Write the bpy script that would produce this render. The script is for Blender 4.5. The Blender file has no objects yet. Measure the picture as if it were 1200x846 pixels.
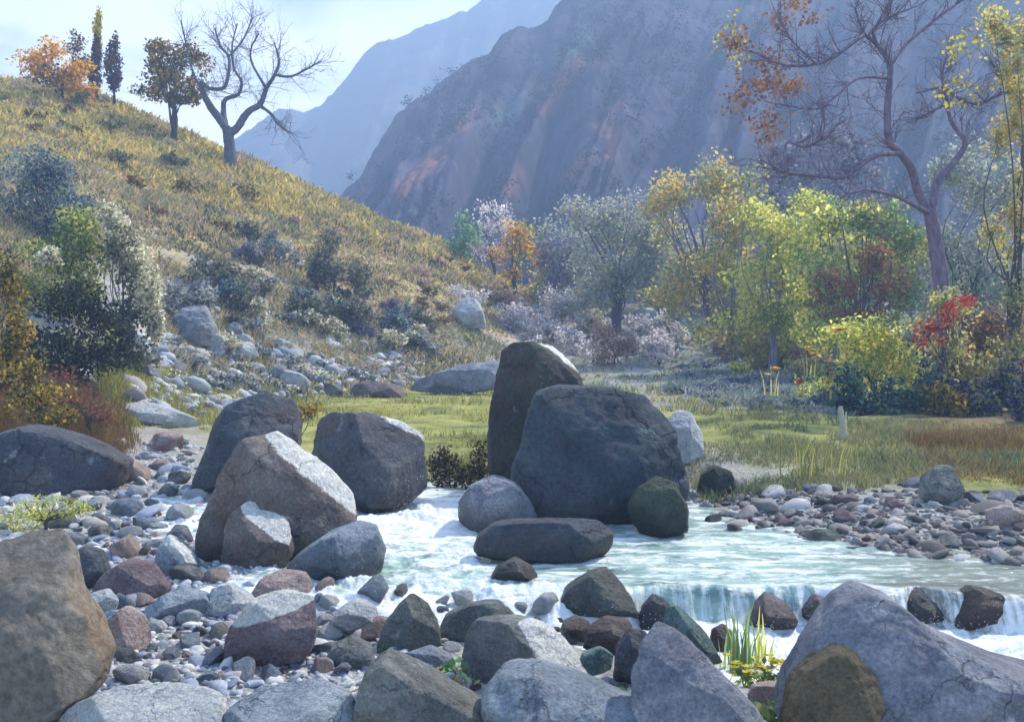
import bpy, bmesh, math, random
import numpy as np
from mathutils import Vector

SC = bpy.context.scene
COL = SC.collection
R = math.radians

# ------------------------------------------------------------------ camera
W, H, F, HOR, EYE = 1200.0, 846.0, 1287.0, 385.0, 1.8
PITCH = math.atan((423.0 - HOR) / F)
cam_d = bpy.data.cameras.new('camera')
cam_d.sensor_fit = 'HORIZONTAL'
cam_d.sensor_width = 36.0
cam_d.lens = 36.0 * F / W
cam_d.clip_start = 0.05
cam_d.clip_end = 5000
cam = bpy.data.objects.new('camera', cam_d)
COL.objects.link(cam)
cam.location = (0, 0, EYE)
cam.rotation_euler = (math.pi / 2 - PITCH, 0, 0)
SC.camera = cam

# ------------------------------------------------------------------ sky, sun, exposure
SUN_EL, SUN_AZ = R(47), R(52)          # azimuth measured from +Y towards +X
SUN_E = 4.2
world = bpy.data.worlds.new('World')
SC.world = world
world.use_nodes = True
wn, wl = world.node_tree.nodes, world.node_tree.links
wn.clear()
w_out = wn.new('ShaderNodeOutputWorld')
w_bg = wn.new('ShaderNodeBackground')
w_sky = wn.new('ShaderNodeTexSky')
w_sky.sky_type = 'NISHITA'
w_sky.sun_disc = False
w_sky.sun_elevation = SUN_EL
w_sky.sun_rotation = SUN_AZ
w_sky.altitude = 1200
w_sky.air_density = 1.0
w_sky.dust_density = 0.6
w_sky.ozone_density = 1.5
w_tc = wn.new('ShaderNodeTexCoord')
w_map = wn.new('ShaderNodeMapping')
w_map.inputs['Scale'].default_value = (2.2, 2.2, 6.0)
w_map.inputs['Location'].default_value = (0.35, 0.1, 0.15)
w_n = wn.new('ShaderNodeTexNoise')
w_n.inputs['Scale'].default_value = 1.6
w_n.inputs['Detail'].default_value = 9
w_n.inputs['Roughness'].default_value = 0.6
w_n.inputs['Distortion'].default_value = 0.6
w_r = wn.new('ShaderNodeValToRGB')
w_r.color_ramp.elements[0].position = 0.34
w_r.color_ramp.elements[1].position = 0.58
w_mix = wn.new('ShaderNodeMix')
w_mix.data_type = 'RGBA'
w_mix.inputs['B'].default_value = (13.5, 13.6, 12.8, 1)
wl.new(w_tc.outputs['Generated'], w_map.inputs['Vector'])
wl.new(w_map.outputs[0], w_n.inputs['Vector'])
wl.new(w_n.outputs['Fac'], w_r.inputs['Fac'])
# the cloud bank lies low over the head of the valley; overhead the sky is clear
w_dot = wn.new('ShaderNodeVectorMath')
w_dot.operation = 'DOT_PRODUCT'
w_dot.inputs[1].default_value = (-0.33, 0.93, 0.15)
wl.new(w_tc.outputs['Generated'], w_dot.inputs[0])
w_r2 = wn.new('ShaderNodeValToRGB')
w_r2.color_ramp.elements[0].position = 0.35
w_r2.color_ramp.elements[1].position = 0.85
wl.new(w_dot.outputs['Value'], w_r2.inputs['Fac'])
w_mul = wn.new('ShaderNodeMath')
w_mul.operation = 'MULTIPLY'
wl.new(w_r.outputs['Color'], w_mul.inputs[0])
wl.new(w_r2.outputs['Color'], w_mul.inputs[1])
wl.new(w_mul.outputs[0], w_mix.inputs['Factor'])
wl.new(w_sky.outputs['Color'], w_mix.inputs['A'])
wl.new(w_mix.outputs['Result'], w_bg.inputs['Color'])
w_bg.inputs['Strength'].default_value = 0.15
wl.new(w_bg.outputs[0], w_out.inputs['Surface'])

sun_d = bpy.data.lights.new('sun', 'SUN')
sun_d.energy = SUN_E
sun_d.angle = R(1.0)
sun_d.color = (1.0, 0.93, 0.80)
sun = bpy.data.objects.new('sun', sun_d)
COL.objects.link(sun)
SUNV = Vector((math.sin(SUN_AZ) * math.cos(SUN_EL), math.cos(SUN_AZ) * math.cos(SUN_EL), math.sin(SUN_EL)))
sun.rotation_euler = SUNV.to_track_quat('Z', 'Y').to_euler()
sun.location = (20, 20, 30)

vs = SC.view_settings
vs.view_transform = 'Standard'
vs.look = 'None'
vs.gamma = 1
vs.use_curve_mapping = False
vs.exposure = 1.66
SC.cycles.use_denoising = True
SC.cycles.max_bounces = 5
SC.cycles.diffuse_bounces = 3
SC.cycles.volume_bounces = 0
SC.cycles.transparent_max_bounces = 4
HAZE_DENSITY = 0.0038
HAZE_COLOR = (0.43, 0.62, 1.0, 1)

# ------------------------------------------------------------------ helpers: maths
RNG = np.random.default_rng(11)
random.seed(5)


def _hash(ix, iy, iz, seed):
    h = (ix.astype(np.int64) * 374761393 + iy.astype(np.int64) * 668265263 + iz.astype(np.int64) * 2147483647 + seed * 974711) & 0xFFFFFFFF
    h = ((h ^ (h >> 13)) * 1274126177) & 0xFFFFFFFF
    h = h ^ (h >> 16)
    return (h & 0xFFFFFF) / float(0xFFFFFF) * 2 - 1


def vnoise(P, seed=0):
    P = np.asarray(P, float)
    I = np.floor(P)
    f = P - I
    f = f * f * f * (f * (f * 6 - 15) + 10)
    I = I.astype(np.int64)
    x, y, z = I[..., 0], I[..., 1], I[..., 2]
    r = 0
    for dx in (0, 1):
        for dy in (0, 1):
            for dz in (0, 1):
                wgt = (f[..., 0] if dx else 1 - f[..., 0]) * (f[..., 1] if dy else 1 - f[..., 1]) * (f[..., 2] if dz else 1 - f[..., 2])
                r = r + wgt * _hash(x + dx, y + dy, z + dz, seed)
    return r


def fbm(P, seed=0, oct=4, gain=0.5):
    P = np.asarray(P, float)
    a, s, r = 1.0, 0.0, 0
    for o in range(oct):
        r = r + a * vnoise(P + 17.3 * o, seed + o)
        s += a
        a *= gain
        P = P * 2.03
    return r / s


def fb2(X, Y, sc, seed=0, oct=4):
    X = np.asarray(X, float)
    return fbm(np.stack([X * sc, np.asarray(Y, float) * sc, np.zeros_like(X) + 0.37], -1), seed, oct)


def sst(a, b, x):
    t = np.clip((np.asarray(x, float) - a) / (b - a), 0, 1)
    return t * t * (3 - 2 * t)


CP, SP = math.cos(PITCH), math.sin(PITCH)


def ray(px, py):
    x = (np.asarray(px, float) - 600) / F
    y = -(np.asarray(py, float) - 423) / F
    return np.stack([x, y * SP + CP, y * CP - SP], -1)


def at(px, py, Y):
    d = ray(px, py)
    t = np.asarray(Y, float) / d[..., 1]
    p = d * t[..., None]
    p[..., 2] += EYE
    return p


def project(P):
    P = np.asarray(P, float)
    x, y, z = P[..., 0], P[..., 1], P[..., 2] - EYE
    fw = y * CP - z * SP
    up = y * SP + z * CP
    return 600 + F * x / fw, 423 - F * up / fw


def in_poly(px, py, poly):
    px = np.asarray(px, float)
    py = np.asarray(py, float)
    c = np.zeros(px.shape, bool)
    n = len(poly)
    for i in range(n):
        x1, y1 = poly[i]
        x2, y2 = poly[(i + 1) % n]
        if y1 == y2:
            continue
        c ^= ((y1 > py) != (y2 > py)) & (px < (x2 - x1) * (py - y1) / (y2 - y1) + x1)
    return c


def sdist(X, Y, poly):
    """distance to polygon, negative inside"""
    X = np.asarray(X, float)
    Y = np.asarray(Y, float)
    d = np.full(X.shape, 1e9)
    n = len(poly)
    for i in range(n):
        x1, y1 = poly[i]
        x2, y2 = poly[(i + 1) % n]
        ex, ey = x2 - x1, y2 - y1
        t = np.clip(((X - x1) * ex + (Y - y1) * ey) / (ex * ex + ey * ey + 1e-9), 0, 1)
        d = np.minimum(d, np.hypot(X - x1 - t * ex, Y - y1 - t * ey))
    return np.where(in_poly(X, Y, poly), -d, d)


# ------------------------------------------------------------------ terrain functions
RID_X = [-900, -300, 0, 40, 100, 180, 245, 290, 380, 450, 520, 600, 640, 700, 800, 900, 1000, 1200, 1500, 2200]
RID_Y = [40, 70, 92, 95, 106, 138, 167, 185, 226, 256, 286, 330, 348, 356, 356, 350, 345, 330, 310, 300]
BAS_X = [-900, -300, 0, 150, 250, 400, 520, 640, 800, 1000, 1200, 2200]
BAS_Y = [8, 11, 13.5, 17, 21, 25, 28, 34, 34, 28, 24, 18]


def _plane_pt(p, z=0.0):
    d = ray(*p)
    t = (z - EYE) / d[2]
    return (d[0] * t, d[1] * t)


CHANNEL = [_plane_pt(p) for p in [(400, 606), (440, 592), (520, 588), (560, 578), (640, 566), (760, 585), (790, 618), (860, 630), (930, 640),
                                  (1000, 652), (1100, 664), (1210, 673), (1500, 690)]]
CHANNEL += [_plane_pt(p, -0.2) for p in [(1500, 830), (1200, 822), (1000, 815), (880, 800), (780, 770), (690, 748), (600, 738), (540, 730),
                                         (470, 728), (405, 712), (372, 690), (385, 665), (420, 645)]]


def gz(X, Y):
    X = np.asarray(X, float)
    Y = np.asarray(Y, float)
    Ys = np.maximum(Y, 2.0)
    px = 600 + F * X / (Ys * CP)
    py_r = np.interp(px, RID_X, RID_Y)
    Yr = np.interp(px, [0, 500, 700, 1200], [46, 46, 50, 46])
    Yb = np.interp(px, BAS_X, BAS_Y)
    zr = EYE + (HOR - py_r) / F * Yr
    zb = 0.22 * sst(9, 18, Y) - 0.10 * sst(8.2, 6.6, Y)
    t = (Y - Yb) / (Yr - Yb)
    tt = np.clip(t, 0, 1)
    prof = 0.82 * tt + 0.18 * tt * tt
    prof = prof - 0.035 * np.sin(tt * math.pi) * 0
    hill = zb + (zr - zb) * prof
    bump = fb2(X, Y, 0.35, 3, 4) * 0.38 + fb2(X, Y, 1.3, 9, 3) * 0.14
    hill = hill + bump * sst(0.0, 0.15, tt) * (1 - 0.75 * sst(0.85, 1.0, tt))
    back = np.maximum(zr - (Y - Yr) * 0.45, -0.5)
    z = np.where(t <= 0, zb, np.where(t < 1, hill, back))
    flat = 1 - sst(0, 0.15, t)
    z = z + (fb2(X, Y, 0.9, 21, 4) * 0.07 + fb2(X, Y, 4.0, 31, 3) * 0.018) * flat
    # the right bank stands a little higher than the gravel bar
    d = sdist(X, Y, CHANNEL)
    right = sst(0.3, 1.5, X - 0.9) * sst(7.4, 8.2, Y - (0.0 * X))
    z = z + 0.22 * right * sst(0.2, 2.2, d) * flat
    # reddish bank at the left
    z = z + 0.7 * np.exp(-((X + 6.9) / 1.9) ** 2 - ((Y - 14.6) / 1.5) ** 2)
    bed = -0.50
    k = sst(-0.25, 0.45, d)
    z = z * k + bed * (1 - k)
    return z


def ledge(X):
    px = 600 + F * X / 7.6
    yl = np.interp(px, [300, 420, 560, 700, 800, 1000, 1100, 1250, 1500], [8.0, 7.9, 7.85, 7.72, 7.62, 7.58, 7.45, 7.2, 7.0])
    return yl + 0.24 * fb2(X, X * 0, 1.7, 77, 4) + 0.04 * np.sin(X * 7.0)


def wz(X, Y):
    X = np.asarray(X, float)
    Y = np.asarray(Y, float)
    yl = ledge(X)
    px = 600 + F * X / 7.6
    wdt = np.interp(px, [400, 560, 720, 800], [1.3, 0.8, 0.22, 0.16])
    wdt = wdt * (1.2 + 0.9 * fb2(X, X * 0 + 5, 1.1, 79, 3))
    drop = sst(0, 1, (yl - Y) / wdt)
    z = 0.012 * (np.maximum(Y, 8) - 8) - 0.21 * drop
    return z


def surf(X, Y):
    return np.maximum(gz(X, Y), wz(X, Y))


_Ys = np.concatenate([np.geomspace(3.2, 60, 420), np.geomspace(60.5, 500, 60)])


_U = np.linspace(-0.9, 1.15, 1300)
_TY = np.broadcast_to(_Ys[:, None], (len(_Ys), len(_U)))
_TG = gz(_TY * _U[None, :], _TY)
_TS = np.maximum(_TG, wz(_TY * _U[None, :], _TY))


def hit(px, py, f=None):
    """where the view rays through these picture points meet the ground (or the water)"""
    tab = _TG if f is gz else _TS
    px = np.atleast_1d(np.asarray(px, float))
    py = np.atleast_1d(np.asarray(py, float))
    out = np.zeros((len(px), 3))
    for s in range(0, len(px), 4000):
        d = ray(px[s:s + 4000], py[s:s + 4000])
        t = _Ys[None, :] / d[:, 1:2]
        Z = d[:, 2:3] * t + EYE
        iu = np.clip((d[:, 0] / d[:, 1] - _U[0]) / (_U[1] - _U[0]), 0, len(_U) - 1.001)
        i0 = iu.astype(int)
        fr = (iu - i0)[:, None]
        g = tab[:, i0].T * (1 - fr) + tab[:, i0 + 1].T * fr
        below = Z < g
        i = np.argmax(below, 1)
        i = np.where(below.any(1), np.maximum(i, 1), len(_Ys) - 1)
        k = np.arange(len(i))
        a = (Z - g)[k, i - 1]
        b = (Z - g)[k, i]
        w = np.clip(a / (a - b + 1e-9), 0, 1)
        Yh = _Ys[i - 1] * (1 - w) + _Ys[i] * w
        th = Yh / d[:, 1]
        out[s:s + 4000, 0] = d[:, 0] * th
        out[s:s + 4000, 1] = Yh
        out[s:s + 4000, 2] = d[:, 2] * th + EYE
    return out


# ------------------------------------------------------------------ helpers: meshes and objects
def mesh_np(name, V, Fc, smooth=True):
    V = np.asarray(V, np.float32)
    Fc = np.asarray(Fc, np.int32)
    me = bpy.data.meshes.new(name)
    n, k = Fc.shape
    me.vertices.add(len(V))
    me.vertices.foreach_set('co', V.ravel())
    me.loops.add(n * k)
    me.loops.foreach_set('vertex_index', Fc.ravel())
    me.polygons.add(n)
    me.polygons.foreach_set('loop_start', np.arange(0, n * k, k, dtype=np.int32))
    if smooth:
        me.polygons.foreach_set('use_smooth', np.ones(n, bool))
    me.update(calc_edges=True)
    me.validate()
    return me


def link(name, me, mat=None, parent=None, loc=None):
    o = bpy.data.objects.new(name, me)
    COL.objects.link(o)
    if mat is not None:
        me.materials.append(mat)
    if parent is not None:
        o.parent = parent
    if loc is not None:
        o.location = loc
    return o


def empty(name, loc):
    o = bpy.data.objects.new(name, None)
    o.empty_display_size = 0.2
    COL.objects.link(o)
    o.location = loc
    return o


def tag(o, label, cat, group=None):
    o['label'] = label
    o['category'] = cat
    if group:
        o['group'] = group
    return o


def kind(o, k, label=None, cat=None):
    o['kind'] = k
    if label:
        o['label'] = label
    if cat:
        o['category'] = cat
    return o


def attr(me, name, arr):
    a = me.attributes.new(name, 'FLOAT', 'POINT')
    a.data.foreach_set('value', np.asarray(arr, np.float32))


def grid_faces(nu, nv):
    a = np.arange(nu * nv).reshape(nu, nv)
    return np.stack([a[:-1, :-1], a[1:, :-1], a[1:, 1:], a[:-1, 1:]], -1).reshape(-1, 4)


_ICO = {}


def ico(sub):
    if sub not in _ICO:
        bm = bmesh.new()
        bmesh.ops.create_icosphere(bm, subdivisions=sub, radius=1)
        bm.verts.ensure_lookup_table()
        V = np.array([v.co[:] for v in bm.verts])
        Fc = np.array([[v.index for v in f.verts] for f in bm.faces])
        bm.free()
        _ICO[sub] = (V / np.linalg.norm(V, axis=1)[:, None], Fc)
    return _ICO[sub]


class Acc:
    def __init__(self):
        self.V, self.F, self.n = [], [], 0

    def add(self, V, Fc):
        self.V.append(np.asarray(V, float))
        self.F.append(np.asarray(Fc) + self.n)
        self.n += len(V)

    def mesh(self, name, origin=(0, 0, 0), smooth=True):
        return mesh_np(name, np.concatenate(self.V) - np.asarray(origin), np.concatenate(self.F), smooth)


def tube(acc, P, r, sides=7, wob=0.0, rng=RNG):
    P = np.asarray(P, float)
    r = np.asarray(r, float)
    n = len(P)
    T = np.gradient(P, axis=0)
    T /= np.linalg.norm(T, axis=1)[:, None] + 1e-9
    ref = np.array([0.31, 0.9, 0.2])
    A = np.cross(T, ref)
    A /= np.linalg.norm(A, axis=1)[:, None] + 1e-9
    B = np.cross(T, A)
    ang = np.linspace(0, 2 * math.pi, sides, endpoint=False)
    rr = r[:, None] * (1 + wob * rng.normal(size=(n, sides)))
    V = P[:, None, :] + rr[..., None] * (np.cos(ang)[None, :, None] * A[:, None, :] + np.sin(ang)[None, :, None] * B[:, None, :])
    a = np.arange(n * sides).reshape(n, sides)
    b = np.roll(a, -1, axis=1)
    Fc = np.stack([a[:-1], b[:-1], b[1:], a[1:]], -1).reshape(-1, 4)
    acc.add(V.reshape(-1, 3), Fc)


def smooth_line(P, m=6):
    """Catmull-Rom through P (any number of columns)"""
    P = np.asarray(P, float)
    Q = np.concatenate([[2 * P[0] - P[1]], P, [2 * P[-1] - P[-2]]])
    out = []
    for i in range(1, len(Q) - 2):
        p0, p1, p2, p3 = Q[i - 1], Q[i], Q[i + 1], Q[i + 2]
        for t in np.linspace(0, 1, m, endpoint=False):
            out.append(0.5 * ((2 * p1) + (-p0 + p2) * t + (2 * p0 - 5 * p1 + 4 * p2 - p3) * t * t + (-p0 + 3 * p1 - 3 * p2 + p3) * t ** 3))
    out.append(P[-1])
    return np.array(out)


def twig(acc, p, d, L, r, depth, rng, tips, bend=0.35, up=0.15, nseg=4, sides=5):
    P = [np.array(p, float)]
    d = np.array(d, float)
    d /= np.linalg.norm(d)
    for i in range(nseg):
        d = d + rng.normal(size=3) * bend * 0.5 + np.array([0, 0, up * 0.3])
        d /= np.linalg.norm(d)
        P.append(P[-1] + d * L / nseg)
    P = np.array(P)
    tube(acc, P, np.linspace(r, r * 0.35, nseg + 1), sides)
    tips.append(P[-1])
    if depth > 0:
        for k in range(rng.integers(2, 4)):
            j = rng.integers(1, nseg + 1)
            dd = d + rng.normal(size=3) * 0.75
            twig(acc, P[j], dd, L * rng.uniform(0.5, 0.8), r * 0.55, depth - 1, rng, tips, bend, up, max(3, nseg - 1), 4)


def leaf_quads(C, size, rng, aspect=0.55, flat=0.0, droop=0.0):
    """one small diamond leaf at each point"""
    n = len(C)
    size = np.broadcast_to(size, (n,)) * rng.uniform(0.6, 1.4, n)
    a = rng.normal(size=(n, 3))
    a[:, 2] = a[:, 2] * (1 - flat) - droop
    a /= np.linalg.norm(a, axis=1)[:, None]
    b = np.cross(a, rng.normal(size=(n, 3)))
    b /= np.linalg.norm(b, axis=1)[:, None] + 1e-9
    c = np.cross(a, b)
    s = size[:, None]
    V = np.stack([C - a * s * 0.5, C + b * s * aspect * 0.5 - a * s * 0.06 + c * s * 0.07, C + a * s * 0.5,
                  C - b * s * aspect * 0.5 - a * s * 0.06 + c * s * 0.07], 1)
    return V.reshape(-1, 3), np.arange(n * 4).reshape(n, 4)


def blades(P, h, w, rng, lean=0.35, wind=(0, 0)):
    """bent grass blades, two quads each"""
    n = len(P)
    h = np.broadcast_to(h, (n,)) * rng.uniform(0.55, 1.35, n)
    w = np.broadcast_to(w, (n,)) * rng.uniform(0.7, 1.3, n)
    th = rng.uniform(0, 2 * math.pi, n)
    sd = np.stack([np.cos(th), np.sin(th), np.zeros(n)], -1) * w[:, None] * 0.5
    ph = rng.uniform(0, 2 * math.pi, n)
    ln = np.stack([np.cos(ph) + wind[0], np.sin(ph) + wind[1], np.zeros(n)], -1) * (h * rng.uniform(0.1, 1, n) * lean)[:, None]
    up = np.array([0, 0, 1.0]) * h[:, None]
    m = P + up * 0.55 + ln * 0.4
    t = P + up * 0.95 + ln * 1.2
    V = np.stack([P - sd, P + sd, m + sd * 0.8, m - sd * 0.8, t + sd * 0.15, t - sd * 0.15], 1).reshape(-1, 3)
    k = np.arange(n)[:, None] * 6
    Fc = np.concatenate([k + np.array([0, 1, 2, 3]), k + np.array([3, 2, 4, 5])], 0)
    return V, Fc


# ------------------------------------------------------------------ helpers: materials
def S(r, g, b, k=1.0):
    def c(v):
        v /= 255.0
        return v / 12.92 if v <= 0.04045 else ((v + 0.055) / 1.055) ** 2.4
    return (c(r) * k, c(g) * k, c(b) * k, 1.0)


class NT:
    def __init__(self, name):
        self.m = bpy.data.materials.new(name)
        self.m.use_nodes = True
        self.n = self.m.node_tree.nodes
        self.l = self.m.node_tree.links
        self.n.clear()
        self.out = self.n.new('ShaderNodeOutputMaterial')
        self.tc = self.n.new('ShaderNodeTexCoord')

    def put(self, sock, v):
        if hasattr(v, 'is_linked') or hasattr(v, 'links'):
            self.l.new(v, sock)
        else:
            sock.default_value = v

    def noise(self, scale, detail=6, rough=0.6, dist=0.0, vec=None, out='Fac', stretch=None, loc=(0, 0, 0)):
        v = vec if vec is not None else self.tc.outputs['Object']
        if stretch or loc != (0, 0, 0):
            mp = self.n.new('ShaderNodeMapping')
            mp.inputs['Scale'].default_value = stretch or (1, 1, 1)
            mp.inputs['Location'].default_value = loc
            self.l.new(v, mp.inputs['Vector'])
            v = mp.outputs[0]
        t = self.n.new('ShaderNodeTexNoise')
        t.inputs['Scale'].default_value = scale
        t.inputs['Detail'].default_value = detail
        t.inputs['Roughness'].default_value = rough
        t.inputs['Distortion'].default_value = dist
        self.l.new(v, t.inputs['Vector'])
        return t.outputs[out]

    def voro(self, scale, feature='F1', out='Distance', vec=None):
        t = self.n.new('ShaderNodeTexVoronoi')
        t.feature = feature
        t.inputs['Scale'].default_value = scale
        self.l.new(vec if vec is not None else self.tc.outputs['Object'], t.inputs['Vector'])
        return t.outputs[out]

    def ramp(self, fac, stops, mode='LINEAR'):
        r = self.n.new('ShaderNodeValToRGB')
        r.color_ramp.interpolation = mode
        e = r.color_ramp.elements
        while len(e) < len(stops):
            e.new(0.5)
        for i, (p, c) in enumerate(stops):
            e[i].position = p
            e[i].color = c if hasattr(c, '__len__') else (c, c, c, 1)
        self.l.new(fac, r.inputs['Fac'])
        return r.outputs['Color']

    def mix(self, fac, a, b, mode='MIX'):
        m = self.n.new('ShaderNodeMix')
        m.data_type = 'RGBA'
        m.blend_type = mode
        self.put(m.inputs['Factor'], fac)
        self.put(m.inputs['A'], a)
        self.put(m.inputs['B'], b)
        return m.outputs['Result']

    def math(self, op, a, b=0.0, clamp=False):
        m = self.n.new('ShaderNodeMath')
        m.operation = op
        m.use_clamp = clamp
        self.put(m.inputs[0], a)
        self.put(m.inputs[1], b)
        return m.outputs[0]

    def attr(self, name):
        a = self.n.new('ShaderNodeAttribute')
        a.attribute_name = name
        return a.outputs['Fac']

    def bump(self, h, strength=0.5, dist=0.02, normal=None):
        b = self.n.new('ShaderNodeBump')
        b.inputs['Strength'].default_value = strength
        b.inputs['Distance'].default_value = dist
        self.l.new(h, b.inputs['Height'])
        if normal is not None:
            self.l.new(normal, b.inputs['Normal'])
        return b.outputs[0]

    def principled(self, color, rough=0.8, normal=None, spec=0.3, **kw):
        p = self.n.new('ShaderNodeBsdfPrincipled')
        self.put(p.inputs['Base Color'], color)
        self.put(p.inputs['Roughness'], rough)
        self.put(p.inputs['Specular IOR Level'], spec)
        if normal is not None:
            self.l.new(normal, p.inputs['Normal'])
        for k, v in kw.items():
            self.put(p.inputs[k], v)
        self.l.new(p.outputs[0], self.out.inputs['Surface'])
        return p


def rock_mat(name, c1, c2, c3, patch=None, pamt=0.5, scale=2.2, speck=0.35, light=None, lamt=0.35, rough=0.8, spec=0.25):
    """c1..c3 stone colours, patch = stains of another colour, light = pale lichen crust"""
    t = NT(name)
    oi = t.n.new('ShaderNodeObjectInfo')
    sc = t.n.new('ShaderNodeVectorMath')
    sc.operation = 'ADD'
    cmb = t.n.new('ShaderNodeCombineXYZ')
    for i in range(3):
        t.l.new(t.math('MULTIPLY', oi.outputs['Random'], 37.0 + 11 * i), cmb.inputs[i])
    t.l.new(t.tc.outputs['Object'], sc.inputs[0])
    t.l.new(cmb.outputs[0], sc.inputs[1])
    v = sc.outputs[0]
    n1 = t.noise(scale, 9, 0.62, 0.5, vec=v)
    col = t.ramp(n1, [(0.30, c1), (0.5, c2), (0.68, c3)])
    if patch:
        n2 = t.noise(scale * 0.8, 7, 0.6, 1.0, vec=v, loc=(5, 3, 1))
        f = t.ramp(n2, [(0.60 - pamt * 0.25, 0.0), (0.80 - pamt * 0.2, 0.6)])
        col = t.mix(f, col, patch)
    if light:
        n5 = t.noise(scale * 2.2, 10, 0.72, 0.3, vec=v, loc=(9, 2, 7))
        f = t.ramp(n5, [(0.66 - lamt * 0.2, 0.0), (0.72 - lamt * 0.2, 0.8)])
        col = t.mix(f, col, light)
    # joints and hairline cracks
    dv = t.n.new('ShaderNodeVectorMath')
    dv.operation = 'ADD'
    ds = t.n.new('ShaderNodeVectorMath')
    ds.operation = 'SCALE'
    ds.inputs['Scale'].default_value = 0.35
    t.l.new(t.noise(scale * 2.0, 4, 0.6, vec=v, out='Color'), ds.inputs[0])
    t.l.new(v, dv.inputs[0])
    t.l.new(ds.outputs[0], dv.inputs[1])
    ck = t.voro(scale * 1.15, 'DISTANCE_TO_EDGE', vec=dv.outputs[0])
    gate = t.ramp(t.noise(scale * 1.3, 4, 0.6, vec=v, loc=(2, 6, 9)), [(0.46, 0.0), (0.58, 1.0)])
    crack = t.math('MULTIPLY', t.ramp(ck, [(0.0, 1.0), (0.022, 0.0)]), gate)
    col = t.mix(t.math('MULTIPLY', crack, 0.65), col, c1)
    vein = t.ramp(t.noise(scale * 0.9, 5, 0.5, 1.4, vec=v, loc=(4, 4, 4)), [(0.487, 0.0), (0.5, 0.55), (0.513, 0.0)])
    col = t.mix(t.math('MULTIPLY', vein, 0.5), col, c3)
    # sunlit tops and flanks of some rocks, painted pale into the stone colour
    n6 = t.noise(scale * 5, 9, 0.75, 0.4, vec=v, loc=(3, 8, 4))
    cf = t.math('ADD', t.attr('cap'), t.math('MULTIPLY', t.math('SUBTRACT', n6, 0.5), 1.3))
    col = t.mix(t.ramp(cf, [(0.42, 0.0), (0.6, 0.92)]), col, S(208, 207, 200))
    n3 = t.noise(scale * 22, 6, 0.7, vec=v)
    sp = t.ramp(n3, [(0.35, 1 - speck), (0.5, 1.0), (0.66, 1 + speck)])
    col = t.mix(1.0, col, sp, 'MULTIPLY')
    b1 = t.noise(scale * 3.2, 12, 0.68, 0.4, vec=v)
    b2 = t.noise(scale * 18, 8, 0.7, vec=v)
    nb = t.bump(b1, 0.9, 0.11)
    nb = t.bump(b2, 0.6, 0.022, nb)
    cb = t.bump(t.math('SUBTRACT', 1.0, crack), 0.8, 0.03, nb)
    wet = t.math('ADD', t.attr('wet'), t.math('MULTIPLY', t.math('SUBTRACT', n6, 0.5), 0.8), True)
    wet = t.math('MULTIPLY', wet, t.ramp(t.attr('wet'), [(0.05, 0.0), (0.2, 1.0)]))
    col = t.mix(t.math('MULTIPLY', wet, 0.7), col, S(34, 34, 32))
    t.principled(col, t.math('SUBTRACT', rough, t.math('MULTIPLY', wet, 0.5)), cb, spec)
    return t.m


def leaf_mat(name, cols, trans=0.35, clump=0.45, cscale=1.2, rough=0.7):
    t = NT(name)
    g = t.n.new('ShaderNodeNewGeometry')
    nz = t.noise(cscale, 3, 0.5)
    nz = t.math('MULTIPLY', t.math('SUBTRACT', nz, 0.5), clump * 4.0)
    f = t.math('ADD', t.math('MULTIPLY', t.math('SUBTRACT', g.outputs['Random Per Island'], 0.5), 1.0), 0.5)
    f = t.math('ADD', f, nz, True)
    k = len(cols)
    col = t.ramp(f, [((i + 0.5) / k, c) for i, c in enumerate(cols)])
    d = t.n.new('ShaderNodeBsdfDiffuse')
    tr = t.n.new('ShaderNodeBsdfTranslucent')
    mx = t.n.new('ShaderNodeMixShader')
    mx.inputs[0].default_value = trans
    t.l.new(col, d.inputs['Color'])
    t.l.new(col, tr.inputs['Color'])
    t.l.new(d.outputs[0], mx.inputs[1])
    t.l.new(tr.outputs[0], mx.inputs[2])
    t.l.new(mx.outputs[0], t.out.inputs['Surface'])
    return t.m


def bark_mat(name, c1, c2, scale=9):
    t = NT(name)
    n = t.noise(scale, 8, 0.65, 0.6, stretch=(1, 1, 0.35))
    col = t.ramp(n, [(0.3, c1), (0.7, c2)])
    t.principled(col, 0.85, t.bump(n, 0.7, 0.03), 0.2)
    return t.m

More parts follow.
